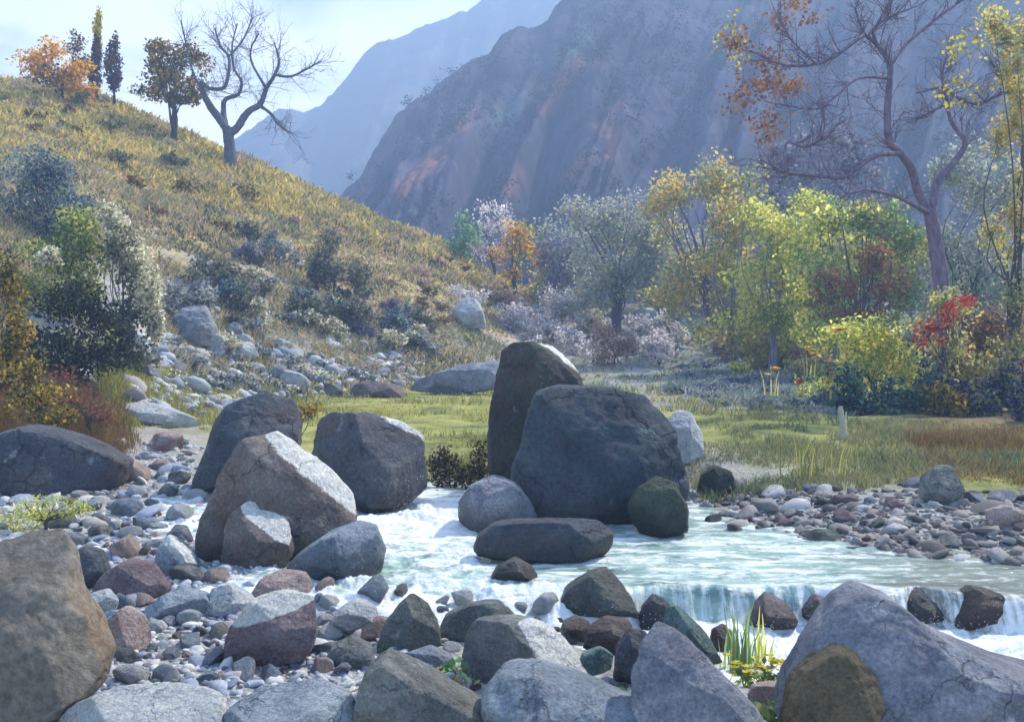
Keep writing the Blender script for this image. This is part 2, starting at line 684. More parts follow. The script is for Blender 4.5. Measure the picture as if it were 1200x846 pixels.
# ================================================================== the setting
# ------------------------------------------------------------------ ground sheet (valley floor, banks and the grassy hillside)
def build_ground():
    rows, cols = 900, 620
    q = np.geomspace(4.0, 545.0, rows)
    u = np.linspace(-1.22, 1.22, cols)
    Yg = np.repeat((q - 6.0)[:, None], cols, 1)
    Xg = q[:, None] * u[None, :]
    Z = gz(Xg, Yg)
    V = np.stack([Xg, Yg, Z], -1).reshape(-1, 3)
    me = mesh_np('ground', V, grid_faces(rows, cols)[:, ::-1])
    X, Y, Zf = V[:, 0], V[:, 1], V[:, 2]
    px = 600 + F * X / np.maximum(Y, 2)
    Yb = np.interp(px, BAS_X, BAS_Y)
    d = sdist(X, Y, CHANNEL)
    hill = sst(-0.5, 2.5, Y - Yb + fb2(X, Y, 0.6, 51) * 2.5)
    nz = fb2(X, Y, 0.8, 61, 4)
    right = sst(0.6, 2.0, X) * sst(8.0, 9.5, Y)
    grass = np.maximum(right * sst(1.5, 2.9, d + nz * 1.2), sst(12.6, 15.5, Y + nz * 2.5) * sst(-6.3, -4.0, X))
    # tongue of gravel running back between the left boulders
    tong = np.exp(-((px - 190) / 75.0) ** 2) * (1 - sst(15.0, 18.0, Y))
    grass = grass * (1 - tong)
    grass = np.maximum(grass, 0.8 * sst(0.0, 0.35, nz + 0.15) * np.exp(-((px - 180) / 90.0) ** 2) * sst(13.5, 15.5, Y))
    red = np.exp(-((X + 7.0) / 2.0) ** 2 - ((Y - 14.6) / 2.0) ** 2)
    red = np.maximum(red, 0.5 * np.exp(-((px - 1160) / 90.0) ** 2) * sst(12, 13.5, Y) * (1 - sst(17, 20, Y)))
    wet = 1 - sst(0.0, 0.55, d + nz * 0.3)
    mud = np.exp(-((d - 0.25) / 0.45) ** 2) * right + 0.8 * np.exp(-((px - 1140) / 90.0) ** 2) * sst(11.5, 12.5, Y + nz) * (1 - sst(17, 20, Y))
    foot = (1 - sst(0.25, 0.6, (Y - Yb) / (46 - Yb) + nz * 0.2)) * hill
    mauve = sst(600, 720, px + fb2(X, Y, 0.3, 91) * 60) * np.maximum(hill, sst(17.5, 20.5, Y + nz * 4))
    for n, a in (('mud', np.clip(mud, 0, 1)), ('foot', foot), ('mauve', mauve), ('hill', hill), ('grass', grass * (1 - hill)), ('red', np.clip(red, 0, 1)), ('wet', wet)):
        attr(me, n, a)
    t = NT('ground')
    v = t.tc.outputs['Object']
    g1 = t.noise(2.2, 8, 0.65)
    vc = t.voro(26, out='Color')
    peb = t.ramp(t.math('MULTIPLY', vc, 1.0), [(0.1, S(120, 122, 132, .8)), (0.45, S(168, 166, 160, .8)), (0.8, S(205, 200, 186, .8)), (1, S(150, 158, 175, .8))])
    grav = t.mix(0.55, t.ramp(g1, [(0.3, S(120, 120, 122)), (0.5, S(162, 160, 156)), (0.7, S(190, 188, 180))]), peb)
    g2 = t.noise(1.1, 9, 0.7, 0.6)
    gras = t.ramp(g2, [(0.3, S(70, 76, 42)), (0.48, S(132, 134, 72)), (0.6, S(164, 158, 90)), (0.72, S(108, 96, 66))])
    g3 = t.noise(0.5, 10, 0.68, 0.8, stretch=(1.6, 0.6, 1))
    hil = t.ramp(g3, [(0.28, S(84, 90, 74)), (0.40, S(138, 132, 86)), (0.48, S(190, 166, 98)), (0.55, S(196, 160, 116)), (0.62, S(168, 152, 136)), (0.75, S(112, 116, 88))])
    redc = t.ramp(g2, [(0.3, S(92, 68, 52)), (0.5, S(124, 96, 62)), (0.7, S(120, 80, 70))])
    c = t.mix(t.attr('grass'), grav, gras)
    c = t.mix(t.attr('hill'), c, hil)
    mv = t.ramp(g3, [(0.3, S(92, 108, 96)), (0.42, S(122, 132, 122)), (0.52, S(150, 142, 140)), (0.62, S(132, 142, 108)), (0.74, S(112, 140, 138))])
    ft = t.ramp(g3, [(0.3, S(78, 84, 92)), (0.45, S(118, 124, 128)), (0.58, S(160, 160, 156)), (0.72, S(110, 112, 122))])
    c = t.mix(t.math('MULTIPLY', t.attr('foot'), 0.85), c, ft)
    c = t.mix(t.attr('mauve'), c, mv)
    c = t.mix(t.attr('red'), c, redc)
    c = t.mix(t.math('MULTIPLY', t.attr('mud'), 0.85), c, t.ramp(g2, [(0.3, S(70, 58, 46)), (0.5, S(112, 92, 66)), (0.7, S(134, 108, 72))]))
    c = t.mix(t.math('MULTIPLY', t.attr('wet'), 0.7), c, S(70, 66, 58))
    nb = t.bump(t.noise(9, 10, 0.7), 0.7, 0.08)
    nb = t.bump(t.voro(26), 0.5, 0.03, nb)
    t.principled(c, 0.9, nb, 0.15)
    o = link('ground', me, t.m)
    kind(o, 'structure', 'valley floor of pale gravel and grass rising into the ochre hillside', 'ground')
    return o


build_ground()


# ------------------------------------------------------------------ stream
def build_water():
    nx, ny = 620, 720
    Yl = np.geomspace(4.3, 19, ny)
    ul = np.linspace(-0.33, 0.62, nx)
    Yg = np.repeat(Yl[:, None], nx, 1)
    Xg = Yg * ul[None, :]
    px = 600 + F * ul[None, :] + 0 * Yg
    yl = ledge(Xg)
    Z = wz(Xg, Yg)
    below = sst(0.0, 0.3, yl - 0.1 - Yg)
    fall = np.exp(-((Yg - yl + 0.10) / 0.13) ** 2)
    left = 1 - sst(540, 640, px)
    # waves: lengthwise chop above, boiling below the falls
    ch = fbm(np.stack([Xg * 2.2, Yg * 5.5, 0 * Xg], -1), 5, 4)
    ch2 = fbm(np.stack([Xg * 9, Yg * 12, 0 * Xg], -1), 15, 3)
    boil = fbm(np.stack([Xg * 6, Yg * 5, 0 * Xg], -1), 25, 5, 0.6)
    rib = fbm(np.stack([Xg * 13, Yg * 0.8, 0 * Xg], -1), 35, 3)
    rough = np.clip(left * sst(9.6, 8.6, Yg) + below, 0, 1)
    head = np.exp(-((px - 490) / 75) ** 2) * np.exp(-((Yg - 10.3) / 0.7) ** 2)
    Z = Z + ch * (0.022 + 0.02 * left) + ch2 * 0.007 + boil * (0.075 * rough + 0.12 * head) + rib * 0.028 * fall * (1 - left)
    foam = 0.42 + 0.55 * fb2(Xg, Yg * 0, 2.6, 88, 3) * fall + 0.17 * left + 0.34 * below * np.exp(-(yl - Yg) / 1.1) + 0.22 * below + 0.12 * fall + 0.55 * head + 0.5 * boil * rough
    foam -= 0.22 * sst(930, 1130, px) * (1 - below)
    foam += 0.24 * fall * sst(950, 1080, px)
    foam += 0.25 * below * sst(0.2, 1.5, Xg)
    foam -= 0.14 * left * np.exp(-((Yg - 8.0) / 0.5) ** 2)
    V = np.stack([Xg, Yg, Z], -1).reshape(-1, 3)
    me = mesh_np('stream', V, grid_faces(ny, nx)[:, ::-1])
    attr(me, 'foam', foam.ravel())
    attr(me, 'sx', Xg.ravel())
    attr(me, 'reflect_brown', (sst(960, 1120, px + ch * 60) * (1 - sst(0.25, 0.6, yl - Yg))).ravel())  # olive-brown reflection painted into the pool colour; red-brown continues down the fall
    sl = -(Yg) + 1.2 * (0.3 - Z)
    attr(me, 'sl', sl.ravel())
    attr(me, 'fall', np.clip(fall * (1 - left * 0.7), 0, 1).ravel())
    t = NT('stream_water')
    cb = t.n.new('ShaderNodeCombineXYZ')
    t.l.new(t.attr('sx'), cb.inputs[0])
    t.l.new(t.attr('sl'), cb.inputs[1])
    vec = cb.outputs[0]
    st = t.noise(1.0, 8, 0.62, 0.8, vec=vec, stretch=(2.2, 7.0, 1))
    fl = t.noise(1.0, 6, 0.62, 0.3, vec=vec, stretch=(17, 1.6, 1))
    br = t.noise(9.0, 10, 0.72, 0.6)
    f = t.attr('fall')
    mixn = t.mix(f, st, fl)
    mixn = t.mix(0.35, mixn, br)
    k = t.math('ADD', t.math('MULTIPLY', t.math('SUBTRACT', mixn, 0.5), 3.4), t.attr('foam'))
    fm = t.ramp(k, [(0.30, 0.0), (0.50, 0.45), (0.78, 1.0)])
    deep = t.ramp(t.noise(1.4, 5, 0.6, 0.5, vec=vec, stretch=(1, 3, 1)), [(0.3, S(74, 96, 94)), (0.48, S(124, 152, 144)), (0.6, S(154, 174, 160)), (0.72, S(128, 142, 120))])
    deep = t.mix(t.math('MULTIPLY', t.attr('reflect_brown'), 0.6), deep, t.mix(t.attr('fall'), S(98, 88, 74), S(100, 66, 60)))
    nb = t.bump(t.noise(5.0, 8, 0.6, 0.4, stretch=(1, 2.2, 1)), 0.55, 0.05)
    p = t.n.new('ShaderNodeBsdfPrincipled')
    t.l.new(deep, p.inputs['Base Color'])
    p.inputs['Roughness'].default_value = 0.12
    p.inputs['IOR'].default_value = 1.33
    t.l.new(nb, p.inputs['Normal'])
    nf = t.bump(br, 0.9, 0.06)
    d = t.n.new('ShaderNodeBsdfPrincipled')
    d.inputs['Base Color'].default_value = (0.86, 0.89, 0.88, 1)
    d.inputs['Roughness'].default_value = 0.75
    t.l.new(nf, d.inputs['Normal'])
    mx = t.n.new('ShaderNodeMixShader')
    t.l.new(fm, mx.inputs[0])
    t.l.new(p.outputs[0], mx.inputs[1])
    t.l.new(d.outputs[0], mx.inputs[2])
    t.l.new(mx.outputs[0], t.out.inputs['Surface'])
    o = link('stream', me, t.m)
    kind(o, 'structure', 'white and turquoise mountain stream tumbling over a low ledge', 'stream')

    # spray where the water breaks
    acc = Acc()
    iv, ifc = ico(1)
    rng = np.random.default_rng(4)
    pts = []
    c = hit(512, 603)[0]
    for i in range(900):
        a = rng.uniform(0, math.pi)
        rr = rng.gamma(1.3, 0.09)
        pts.append((c[0] + rng.normal() * 0.22 + math.cos(a) * rr, c[1] + rng.normal() * 0.12, c[2] + 0.0 + abs(math.sin(a)) * rr, rng.uniform(0.0008, 0.0032)))
    for i in range(900):
        x = rng.uniform(0.4, 3.6)
        y = float(ledge(np.array([x]))[0]) - 0.22 - rng.gamma(1.2, 0.12)
        pts.append((x, y, -0.19 + rng.gamma(1.3, 0.035), rng.uniform(0.0008, 0.0024)))
    for i in range(380):
        p = hit(rng.uniform(370, 560), rng.uniform(660, 725))[0] if i % 4 == 0 else p + rng.normal(size=3) * 0.08
        pts.append((p[0], p[1], p[2] + rng.gamma(1.2, 0.03), rng.uniform(0.0008, 0.0024)))
    for (x, y, z, r) in pts:
        acc.add(iv * r * rng.uniform(0.7, 1.5, 3) + (x, y, z), ifc)
    t = NT('spray')
    t.principled((0.88, 0.91, 0.92, 1), 0.4, None, 0.4)
    o = link('spray', acc.mesh('spray'), t.m)
    kind(o, 'stuff', 'white droplets thrown up where the stream breaks on the rocks', 'spray')


build_water()


# ------------------------------------------------------------------ mountains
def poly_dist(px, py, L):
    d = np.full(px.shape, 1e9)
    for (x1, y1), (x2, y2) in zip(L[:-1], L[1:]):
        ex, ey = x2 - x1, y2 - y1
        t = np.clip(((px - x1) * ex + (py - y1) * ey) / (ex * ex + ey * ey), 0, 1)
        d = np.minimum(d, np.hypot(px - x1 - t * ex, py - y1 - t * ey))
    return d


def mountain(name, crest, Y0, Y1, px0, px1, nc, nr, spur, seed, label):
    pxs = np.linspace(px0, px1, nc)
    cy = np.interp(pxs, [c[0] for c in crest], [c[1] for c in crest])
    T = np.concatenate([np.linspace(0, 1, nr), 1 + np.linspace(0.02, 0.5, 24)])
    Pm = np.repeat(pxs[None, :], len(T), 0)
    zc = EYE + (HOR - cy) / F * Y1
    zc = zc + 0.012 * Y1 * fbm(np.stack([pxs * 0.03, pxs * 0, pxs * 0], -1), seed, 5, 0.55)
    Tm = np.repeat(T[:, None], nc, 1)
    Yv = Y0 + (Y1 - Y0) * Tm
    up = np.minimum(Tm, 1)
    Z = -2 + (zc[None, :] + 2) * (0.85 * up + 0.15 * up ** 2) - np.maximum(Tm - 1, 0) * (Y1 - Y0) * 0.7
    X = (Pm - 600) / F * Yv
    # spurs and gullies run down the slope from upper right to lower left
    a = Pm / 70.0 - Tm * 2.6
    b = Pm / 200.0 + Tm * 1.5
    rid = 1 - np.abs(fbm(np.stack([a, b * 0.6, 0 * a], -1), seed + 3, 4, 0.55)) * 2.2
    fine = fbm(np.stack([X * 0.09, Yv * 0.09, Z * 0.09], -1), seed + 8, 5, 0.6)
    env = np.sin(np.clip(Tm, 0, 1) * math.pi) ** 0.7
    Z = Z + env * (rid - 0.5) * spur + fine * spur * 0.3 * (0.25 + env)
    V = np.stack([X, Yv, Z], -1).reshape(-1, 3)
    me = mesh_np(name, V, grid_faces(len(T), nc)[:, ::-1])
    o = link(name, me)
    kind(o, 'structure', label, 'mountain')
    return o, me, V


near_crest = [(200, 420), (385, 330), (400, 232), (425, 200), (464, 142), (490, 118), (517, 96), (560, 64), (602, 43), (662, 5), (720, -25), (800, -50),
              (900, -62), (1100, -66), (1400, -60), (2600, -20)]
mo, mme, mV = mountain('near_mountain', near_crest, 72, 170, 300, 2300, 640, 240, 6.5, 101, 'steep purple wooded mountainside with rusty scars')
mpx, mpy = project(mV)
scars = [[(470, 222), (500, 195), (530, 168), (556, 128)], [(630, 106), (655, 100), (668, 80), (702, 70)], [(640, 128), (655, 100)], [(700, 150), (724, 120)],
         [(712, 200), (720, 150)], [(668, 210), (690, 185)], [(575, 250), (610, 205)]]
sd_ = np.full(len(mV), 1e9)
for L in scars:
    sd_ = np.minimum(sd_, poly_dist(mpx, mpy, L))
attr(mme, 'scar', np.exp(-(sd_ / 8.0) ** 2) * np.clip(0.62 + 0.9 * fbm(np.stack([mpx * 0.03, mpy * 0.03, 0 * mpx], -1), 5, 4), 0, 0.8))
gd_ = np.minimum(poly_dist(mpx, mpy, [(585, 142), (612, 112)]), poly_dist(mpx, mpy, [(655, 68), (690, 42)]))
attr(mme, 'turf', np.exp(-(gd_ / 9.0) ** 2))
t = NT('near_mountain')
n1 = t.noise(0.055, 9, 0.68, 0.8)
c = t.ramp(n1, [(0.3, S(46, 54, 62)), (0.45, S(62, 66, 82)), (0.58, S(82, 78, 98)), (0.72, S(70, 82, 84))])
n2 = t.noise(0.35, 8, 0.7)
c = t.mix(1.0, c, t.ramp(n2, [(0.3, 0.6), (0.5, 1.0), (0.7, 1.35)]), 'MULTIPLY')
brk = t.ramp(n2, [(0.33, 0.0), (0.52, 1.0)])
c = t.mix(t.math('MULTIPLY', t.math('MULTIPLY', t.attr('scar'), brk), 0.75), c, S(176, 116, 88))
c = t.mix(t.math('MULTIPLY', t.math('MULTIPLY', t.attr('turf'), brk), 0.4), c, S(104, 150, 130))
t.principled(c, 0.95, t.bump(n2, 0.6, 0.8), 0.05)
mme.materials.append(t.m)

far_crest = [(-800, 260), (150, 215), (250, 190), (292, 150), (320, 137), (355, 129), (376, 122), (388, 108), (400, 97), (421, 76), (460, 44), (474, 36), (517, 31), (549, 18), (580, -8),
             (700, -40), (900, -60), (1300, -40), (2200, 0)]
fo, fme, fV = mountain('far_mountain', far_crest, 300, 500, -400, 1500, 400, 120, 16.0, 201, 'pale blue mountain far up the valley')
t = NT('far_mountain')
n1 = t.noise(0.02, 9, 0.65, 0.5)
c = t.ramp(n1, [(0.3, S(70, 80, 78)), (0.5, S(104, 108, 112)), (0.7, S(140, 136, 134))])
t.principled(c, 0.95, t.bump(t.noise(0.1, 8, 0.65), 0.8, 4.0), 0.05)
fme.materials.append(t.m)

# scrub covering the near mountainside: one mass nobody could count
rng = np.random.default_rng(77)
vis = np.where((mpx > 380) & (mpx < 1350) & (mpy > -40) & (mpy < 400) & (np.arange(len(mpx)) // 640 < 215))[0]
pick = rng.choice(vis, 3600, replace=False)
C0 = mV[pick] + rng.normal(size=(len(pick), 3)) * (1.2, 1.2, 0.2)
keep = vnoise(C0 * 0.05, 9) > 0.0
C0 = C0[keep]
rad = rng.uniform(0.35, 0.95, len(C0))
C = (C0[:, None, :] + rng.normal(size=(len(C0), 36, 3)) * rad[:, None, None] * np.array([0.55, 0.55, 0.5]) + np.array([0, 0, 0.6]) * rad[:, None, None]).reshape(-1, 3)
lv, lf = leaf_quads(C, np.repeat(rad * 0.34, 36), rng, 0.8)
o = link('scrub', mesh_np('scrub', lv, lf), leaf_mat('scrub_leaves', [S(44, 52, 58), S(54, 60, 68), S(64, 64, 80), S(74, 70, 78)], 0.15, 0.3, 0.05))
kind(o, 'stuff', 'dark scrub covering the purple mountainside', 'scrub')

# ------------------------------------------------------------------ the air of the valley
bm = bmesh.new()
bmesh.ops.create_cube(bm, size=1)
hx0, hx1, hy0, hy1, hz0, hz1 = -680.0, 900.0, -30.0, 620.0, -130.0, 190.0
bmesh.ops.scale(bm, vec=(hx1 - hx0, hy1 - hy0, hz1 - hz0), verts=bm.verts)
bmesh.ops.translate(bm, vec=((hx0 + hx1) / 2, (hy0 + hy1) / 2, (hz0 + hz1) / 2), verts=bm.verts)
me = bpy.data.meshes.new('haze')
bm.to_mesh(me)
bm.free()
hm = bpy.data.materials.new('haze')
hm.use_nodes = True
hn = hm.node_tree.nodes
hn.clear()
ho = hn.new('ShaderNodeOutputMaterial')
hv = hn.new('ShaderNodeVolumePrincipled')
hv.inputs['Color'].default_value = HAZE_COLOR
hv.inputs['Density'].default_value = HAZE_DENSITY
hv.inputs['Anisotropy'].default_value = 0.1
hm.node_tree.links.new(hv.outputs[0], ho.inputs['Volume'])
o = link('haze', me, hm)
kind(o, 'stuff', 'blue haze filling the valley', 'haze')

# ================================================================== boulders and stones
M = {}
M['dark'] = rock_mat('dark_stone', S(46, 52, 62), S(74, 78, 86), S(100, 98, 96), S(84, 66, 56), 0.45, 1.6, light=S(124, 132, 138), lamt=0.25)
M['big'] = rock_mat('blue_black_stone', S(38, 46, 54), S(58, 68, 76), S(80, 84, 86), S(62, 54, 68), 0.5, 1.3, light=S(104, 122, 122), lamt=0.25)
M['tall'] = rock_mat('brown_black_stone', S(36, 32, 32), S(56, 54, 50), S(72, 76, 70), S(84, 62, 56), 0.4, 1.3, light=S(108, 110, 102), lamt=0.1)
M['brown'] = rock_mat('brown_stone', S(78, 72, 70), S(106, 98, 94), S(136, 128, 122), S(110, 84, 70), 0.4, 1.9, light=S(176, 174, 168), lamt=0.2)
M['lav'] = rock_mat('lavender_stone', S(92, 96, 108), S(126, 130, 140), S(160, 160, 164), S(112, 96, 104), 0.35, 2.2, light=S(196, 196, 200), lamt=0.2)
M['blue'] = rock_mat('blue_grey_stone', S(94, 104, 116), S(128, 138, 148), S(162, 168, 172), S(96, 92, 104), 0.3, 2.2, light=S(180, 188, 190), lamt=0.25)
M['grey'] = rock_mat('grey_stone', S(84, 86, 84), S(116, 118, 114), S(148, 148, 142), S(104, 92, 78), 0.35, 2.4, light=S(184, 188, 178), lamt=0.25)
M['green'] = rock_mat('green_grey_stone', S(68, 73, 68), S(96, 100, 94), S(124, 127, 119), S(92, 84, 66), 0.4, 2.2, light=S(156, 168, 148), lamt=0.2)
M['moss'] = rock_mat('mossy_stone', S(40, 50, 42), S(58, 66, 58), S(78, 84, 76), S(70, 88, 48), 0.45, 3.0)
M['ochre'] = rock_mat('ochre_stained_stone', S(92, 88, 80), S(120, 113, 102), S(146, 138, 126), S(146, 108, 62), 0.48, 1.0, light=S(186, 182, 172), lamt=0.3)
M['pale'] = rock_mat('pale_stone', S(146, 152, 160), S(178, 180, 180), S(202, 198, 188), S(150, 140, 130), 0.25, 2.6)
M['pink'] = rock_mat('pinkish_stone', S(140, 116, 110), S(170, 150, 142), S(194, 178, 168), S(126, 88, 80), 0.35, 3.0)
M['mauve'] = rock_mat('mauve_brown_stone', S(92, 78, 82), S(122, 106, 108), S(148, 136, 134), S(118, 80, 70), 0.4, 2.6)
M['red'] = rock_mat('red_brown_stone', S(84, 66, 62), S(112, 94, 88), S(146, 130, 122), S(124, 82, 70), 0.4, 4.0)
M['teal'] = rock_mat('teal_grey_stone', S(68, 92, 90), S(98, 122, 118), S(140, 156, 148), S(84, 90, 84), 0.3, 2.6)
M['umber'] = rock_mat('umber_stone', S(70, 62, 48), S(96, 86, 66), S(124, 112, 86), S(132, 106, 62), 0.4, 2.4)

HEROES = []


def resample(pts, n=220):
    P = np.array(list(pts) + [pts[0]], float)
    # round the corners a little
    Q = []
    for i in range(len(P) - 1):
        a, b, c = P[i - 1] if i else P[-2], P[i], P[i + 1]
        Q += [b * 0.75 + a * 0.25, b * 0.94 + (a + c) * 0.03, b * 0.75 + c * 0.25]
    return np.array(Q)


def radial(poly, c, th):
    """distance from c to the polygon's edge at each angle"""
    P = poly - c
    n = len(P)
    r = np.zeros(len(th))
    dx, dz = np.cos(th), np.sin(th)
    for i in range(n):
        a, b = P[i], P[(i + 1) % n]
        e = b - a
        den = dx * e[1] - dz * e[0]
        den = np.where(np.abs(den) < 1e-12, 1e-12, den)
        s = (a[0] * e[1] - a[1] * e[0]) / den
        t = (a[0] * dz - a[1] * dx) / den
        ok = (t >= -1e-6) & (t <= 1 + 1e-6) & (s > 0)
        r = np.where(ok, np.maximum(r, s), r)
    return r


def boulder(label, pts, mat, seed, ratio=0.42, planes=(), rnd=4, q=0.62, qy=0.75, amp=0.05, sub=6, Y=None, name='boulder', cat='boulder', group=None, hero=True, cap=None):
    rng = np.random.default_rng(seed)
    P = np.array(pts, float)
    if hero:
        HEROES.append(P)
    yb = P[:, 1].max()
    low = P[P[:, 1] > yb - 0.12 * (yb - P[:, 1].min())]
    xb = low[:, 0].mean()
    wpx = P[:, 0].max() - P[:, 0].min()
    hpx = yb - P[:, 1].min()
    size = min(wpx, 1.7 * hpx)
    if Y is None:
        Yh = hit(xb, yb)[0][1]
        D = ratio * size / F * Yh
        Yc = Yh + 0.62 * D
    else:
        Yc = Y
        D = ratio * size / F * Yc
    Q = resample(pts)
    Wp = at(Q[:, 0], Q[:, 1], np.full(len(Q), Yc))
    poly = Wp[:, [0, 2]]
    c = (poly.min(0) + poly.max(0)) / 2
    cc = poly.mean(0)
    c = c * 0.6 + cc * 0.4
    V, Fc = ico(sub)
    th = np.arctan2(V[:, 2], V[:, 0])
    tab_t = np.linspace(-math.pi, math.pi, 361)
    tab_r = radial(poly, c, tab_t)
    tab_r = np.where(tab_r < 1e-5, np.nan, tab_r)
    if np.isnan(tab_r).any():
        ok = ~np.isnan(tab_r)
        tab_r = np.interp(tab_t, tab_t[ok], tab_r[ok])
    r = np.interp(th, tab_t, tab_r)
    rho = np.hypot(V[:, 0], V[:, 2]) ** q
    yy = np.sign(V[:, 1]) * np.abs(V[:, 1]) ** qy * D
    X = np.stack([rho * r * np.cos(th), yy, rho * r * np.sin(th)], -1)
    sz = float(np.median(tab_r))
    pl = [tuple(p) for p in planes]
    pl.append((rng.uniform(0.0, 0.4), -0.6, 0.75, rng.uniform(0.74, 0.84)))
    for k in range(rnd + 3):
        n = rng.normal(size=3) * (0.6, 0.5, 0.55)
        n[1] = -abs(n[1]) - 0.45
        n[2] += 0.12
        pl.append((*n, rng.uniform(0.62, 0.88)))
    for k in range(2):
        n = rng.normal(size=3) * (0.75, 0.5, 0.75)
        n[1] = abs(n[1]) + 0.35
        pl.append((*n, rng.uniform(0.7, 0.9)))
    for (a, b, d, fr) in pl:
        n = np.array([a, b, d], float)
        n /= np.linalg.norm(n)
        pr = X @ n
        lim = np.percentile(pr, 99.5) * fr
        ex = np.maximum(pr - lim, 0)
        X = X - (ex * 0.93)[:, None] * n[None, :]
    o0 = rng.uniform(-50, 50, 3)
    N = X / (np.linalg.norm(X, axis=1)[:, None] + 1e-9)
    d = fbm(X / sz * 1.5 + o0, seed, 3) * amp * 1.3 + (0.5 - np.abs(fbm(X / sz * 2.6 + o0, seed + 7, 4, 0.55)) * 2) * amp * 0.75 + (0.4 - np.abs(fbm(X / sz * 7 + o0, seed + 13, 4, 0.6)) * 1.6) * amp * 0.4
    X = X + N * (d * sz)[:, None]
    me = mesh_np(name, X, Fc)
    wx, wy, wzz = X[:, 0] + c[0], X[:, 1] + Yc, X[:, 2] + c[1]
    if float(sdist(np.array([c[0]]), np.array([Yc - 0.3]), CHANNEL)[0]) < 0.5 and Yc < 13:
        attr(me, 'wet', 1 - sst(0.0, 0.30, wzz - wz(wx, wy) - 0.02))
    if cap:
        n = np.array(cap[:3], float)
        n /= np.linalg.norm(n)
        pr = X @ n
        attr(me, 'cap', sst(cap[3] - 0.14, cap[3] + 0.14, pr / np.percentile(pr, 99.5)))  # mask of the sun-facing side, where sunlight is painted as pale stone
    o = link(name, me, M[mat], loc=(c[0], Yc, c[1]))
    return tag(o, label, cat, group)


B = boulder
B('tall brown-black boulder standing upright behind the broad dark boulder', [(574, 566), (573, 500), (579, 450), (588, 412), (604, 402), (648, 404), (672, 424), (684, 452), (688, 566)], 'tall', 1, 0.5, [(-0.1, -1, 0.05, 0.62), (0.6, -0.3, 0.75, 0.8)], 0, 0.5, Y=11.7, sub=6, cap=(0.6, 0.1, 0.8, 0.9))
B('broad blue-black boulder, the largest one in midstream', [(600, 606), (602, 545), (614, 496), (630, 462), (655, 451), (720, 453), (764, 467), (786, 498), (800, 545), (812, 585), (806, 610), (710, 616)], 'big', 2, 0.42, [(0.05, -1, 0.12, 0.6), (0.55, -0.75, 0.2, 0.75), (-0.6, -0.7, 0.2, 0.8)], 3, 0.5, sub=6)
B('small rounded lavender boulder beside the splash', [(532, 618), (535, 592), (552, 568), (578, 557), (604, 566), (624, 590), (634, 616), (590, 624)], 'lav', 3, 0.5, [(0, -1, 0.3, 0.8)], 3, 0.6)
B('long low flat-topped wet boulder lying across the stream', [(553, 650), (560, 628), (580, 611), (640, 608), (700, 610), (718, 622), (724, 656), (640, 660)], 'dark', 4, 0.36, [(0, -1, 0.25, 0.7)], -2, 0.5)
B('dark mossy boulder at the right foot of the broad boulder', [(730, 624), (734, 598), (748, 572), (770, 558), (792, 566), (804, 592), (806, 622), (770, 630)], 'moss', 5, 0.5, [(-0.6, -0.8, 0.2, 0.75)], 4, 0.62)
B('slate-blue square-shouldered boulder behind the brown triangular one', [(226, 580), (227, 540), (238, 498), (262, 474), (300, 460), (335, 458), (354, 484), (352, 540), (330, 582)], 'dark', 6, 0.45, [(-0.25, -1, 0.1, 0.6), (-0.5, -0.5, 0.6, 0.8)], 4, 0.5, sub=6)
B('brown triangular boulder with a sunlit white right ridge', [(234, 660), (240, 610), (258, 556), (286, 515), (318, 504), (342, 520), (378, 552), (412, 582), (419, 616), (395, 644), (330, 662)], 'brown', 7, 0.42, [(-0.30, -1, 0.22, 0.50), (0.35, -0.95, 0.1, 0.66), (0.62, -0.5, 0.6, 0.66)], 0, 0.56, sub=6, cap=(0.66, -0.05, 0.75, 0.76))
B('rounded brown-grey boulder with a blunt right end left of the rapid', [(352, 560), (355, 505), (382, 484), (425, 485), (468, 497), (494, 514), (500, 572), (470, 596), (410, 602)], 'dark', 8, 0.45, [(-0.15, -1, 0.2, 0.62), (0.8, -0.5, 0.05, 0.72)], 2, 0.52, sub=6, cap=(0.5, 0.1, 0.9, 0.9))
B('squat brown rock with a sunlit white top leaning on the triangular boulder', [(254, 662), (256, 630), (270, 602), (290, 588), (315, 592), (338, 615), (345, 645), (335, 664)], 'brown', 9, 0.5, [(-0.7, -1, 0.0, 0.42), (0.45, -0.55, 0.7, 0.58)], 0, 0.66, Y=8.3, cap=(0.5, -0.2, 0.8, 0.56))
B('smooth round-backed blue rock at the edge of the rapid', [(334, 668), (345, 652), (380, 628), (415, 613), (440, 617), (450, 645), (446, 672), (400, 682)], 'blue', 10, 0.5, [(0.75, -0.7, -0.1, 0.6)], 2, 0.66)
B('small brown rock poking out of the rapid below the flat boulder', [(572, 682), (582, 664), (604, 653), (624, 664), (634, 682)], 'brown', 11, 0.5, rnd=3)
B('grey-green wedge of rock with water sliding over it', [(650, 712), (664, 690), (690, 672), (712, 667), (732, 688), (752, 722), (700, 728)], 'green', 12, 0.5, [(-0.5, -0.7, 0.5, 0.6)], 3)
B('pointed grey rock with a pinkish right face at the water edge', [(440, 760), (455, 724), (478, 698), (496, 700), (512, 730), (518, 758), (480, 766)], 'green', 13, 0.5, [(-0.4, -1, 0.2, 0.6), (0.7, -0.5, 0.5, 0.6)], 2)
B('low dark rock behind the domed foreground rock', [(512, 752), (520, 722), (548, 708), (586, 704), (606, 724), (606, 752)], 'green', 14, 0.45, [(0, -1, 0.3, 0.7)], 3)
B('domed foreground rock with a sunlit pale green right flank', [(538, 800), (542, 755), (556, 730), (600, 726), (640, 735), (672, 764), (694, 798), (620, 810)], 'grey', 15, 0.5, [(-0.5, -1, 0.15, 0.48), (0.6, -0.5, 0.62, 0.6)], 0, 0.62, sub=6, cap=(0.7, -0.15, 0.6, 0.55))
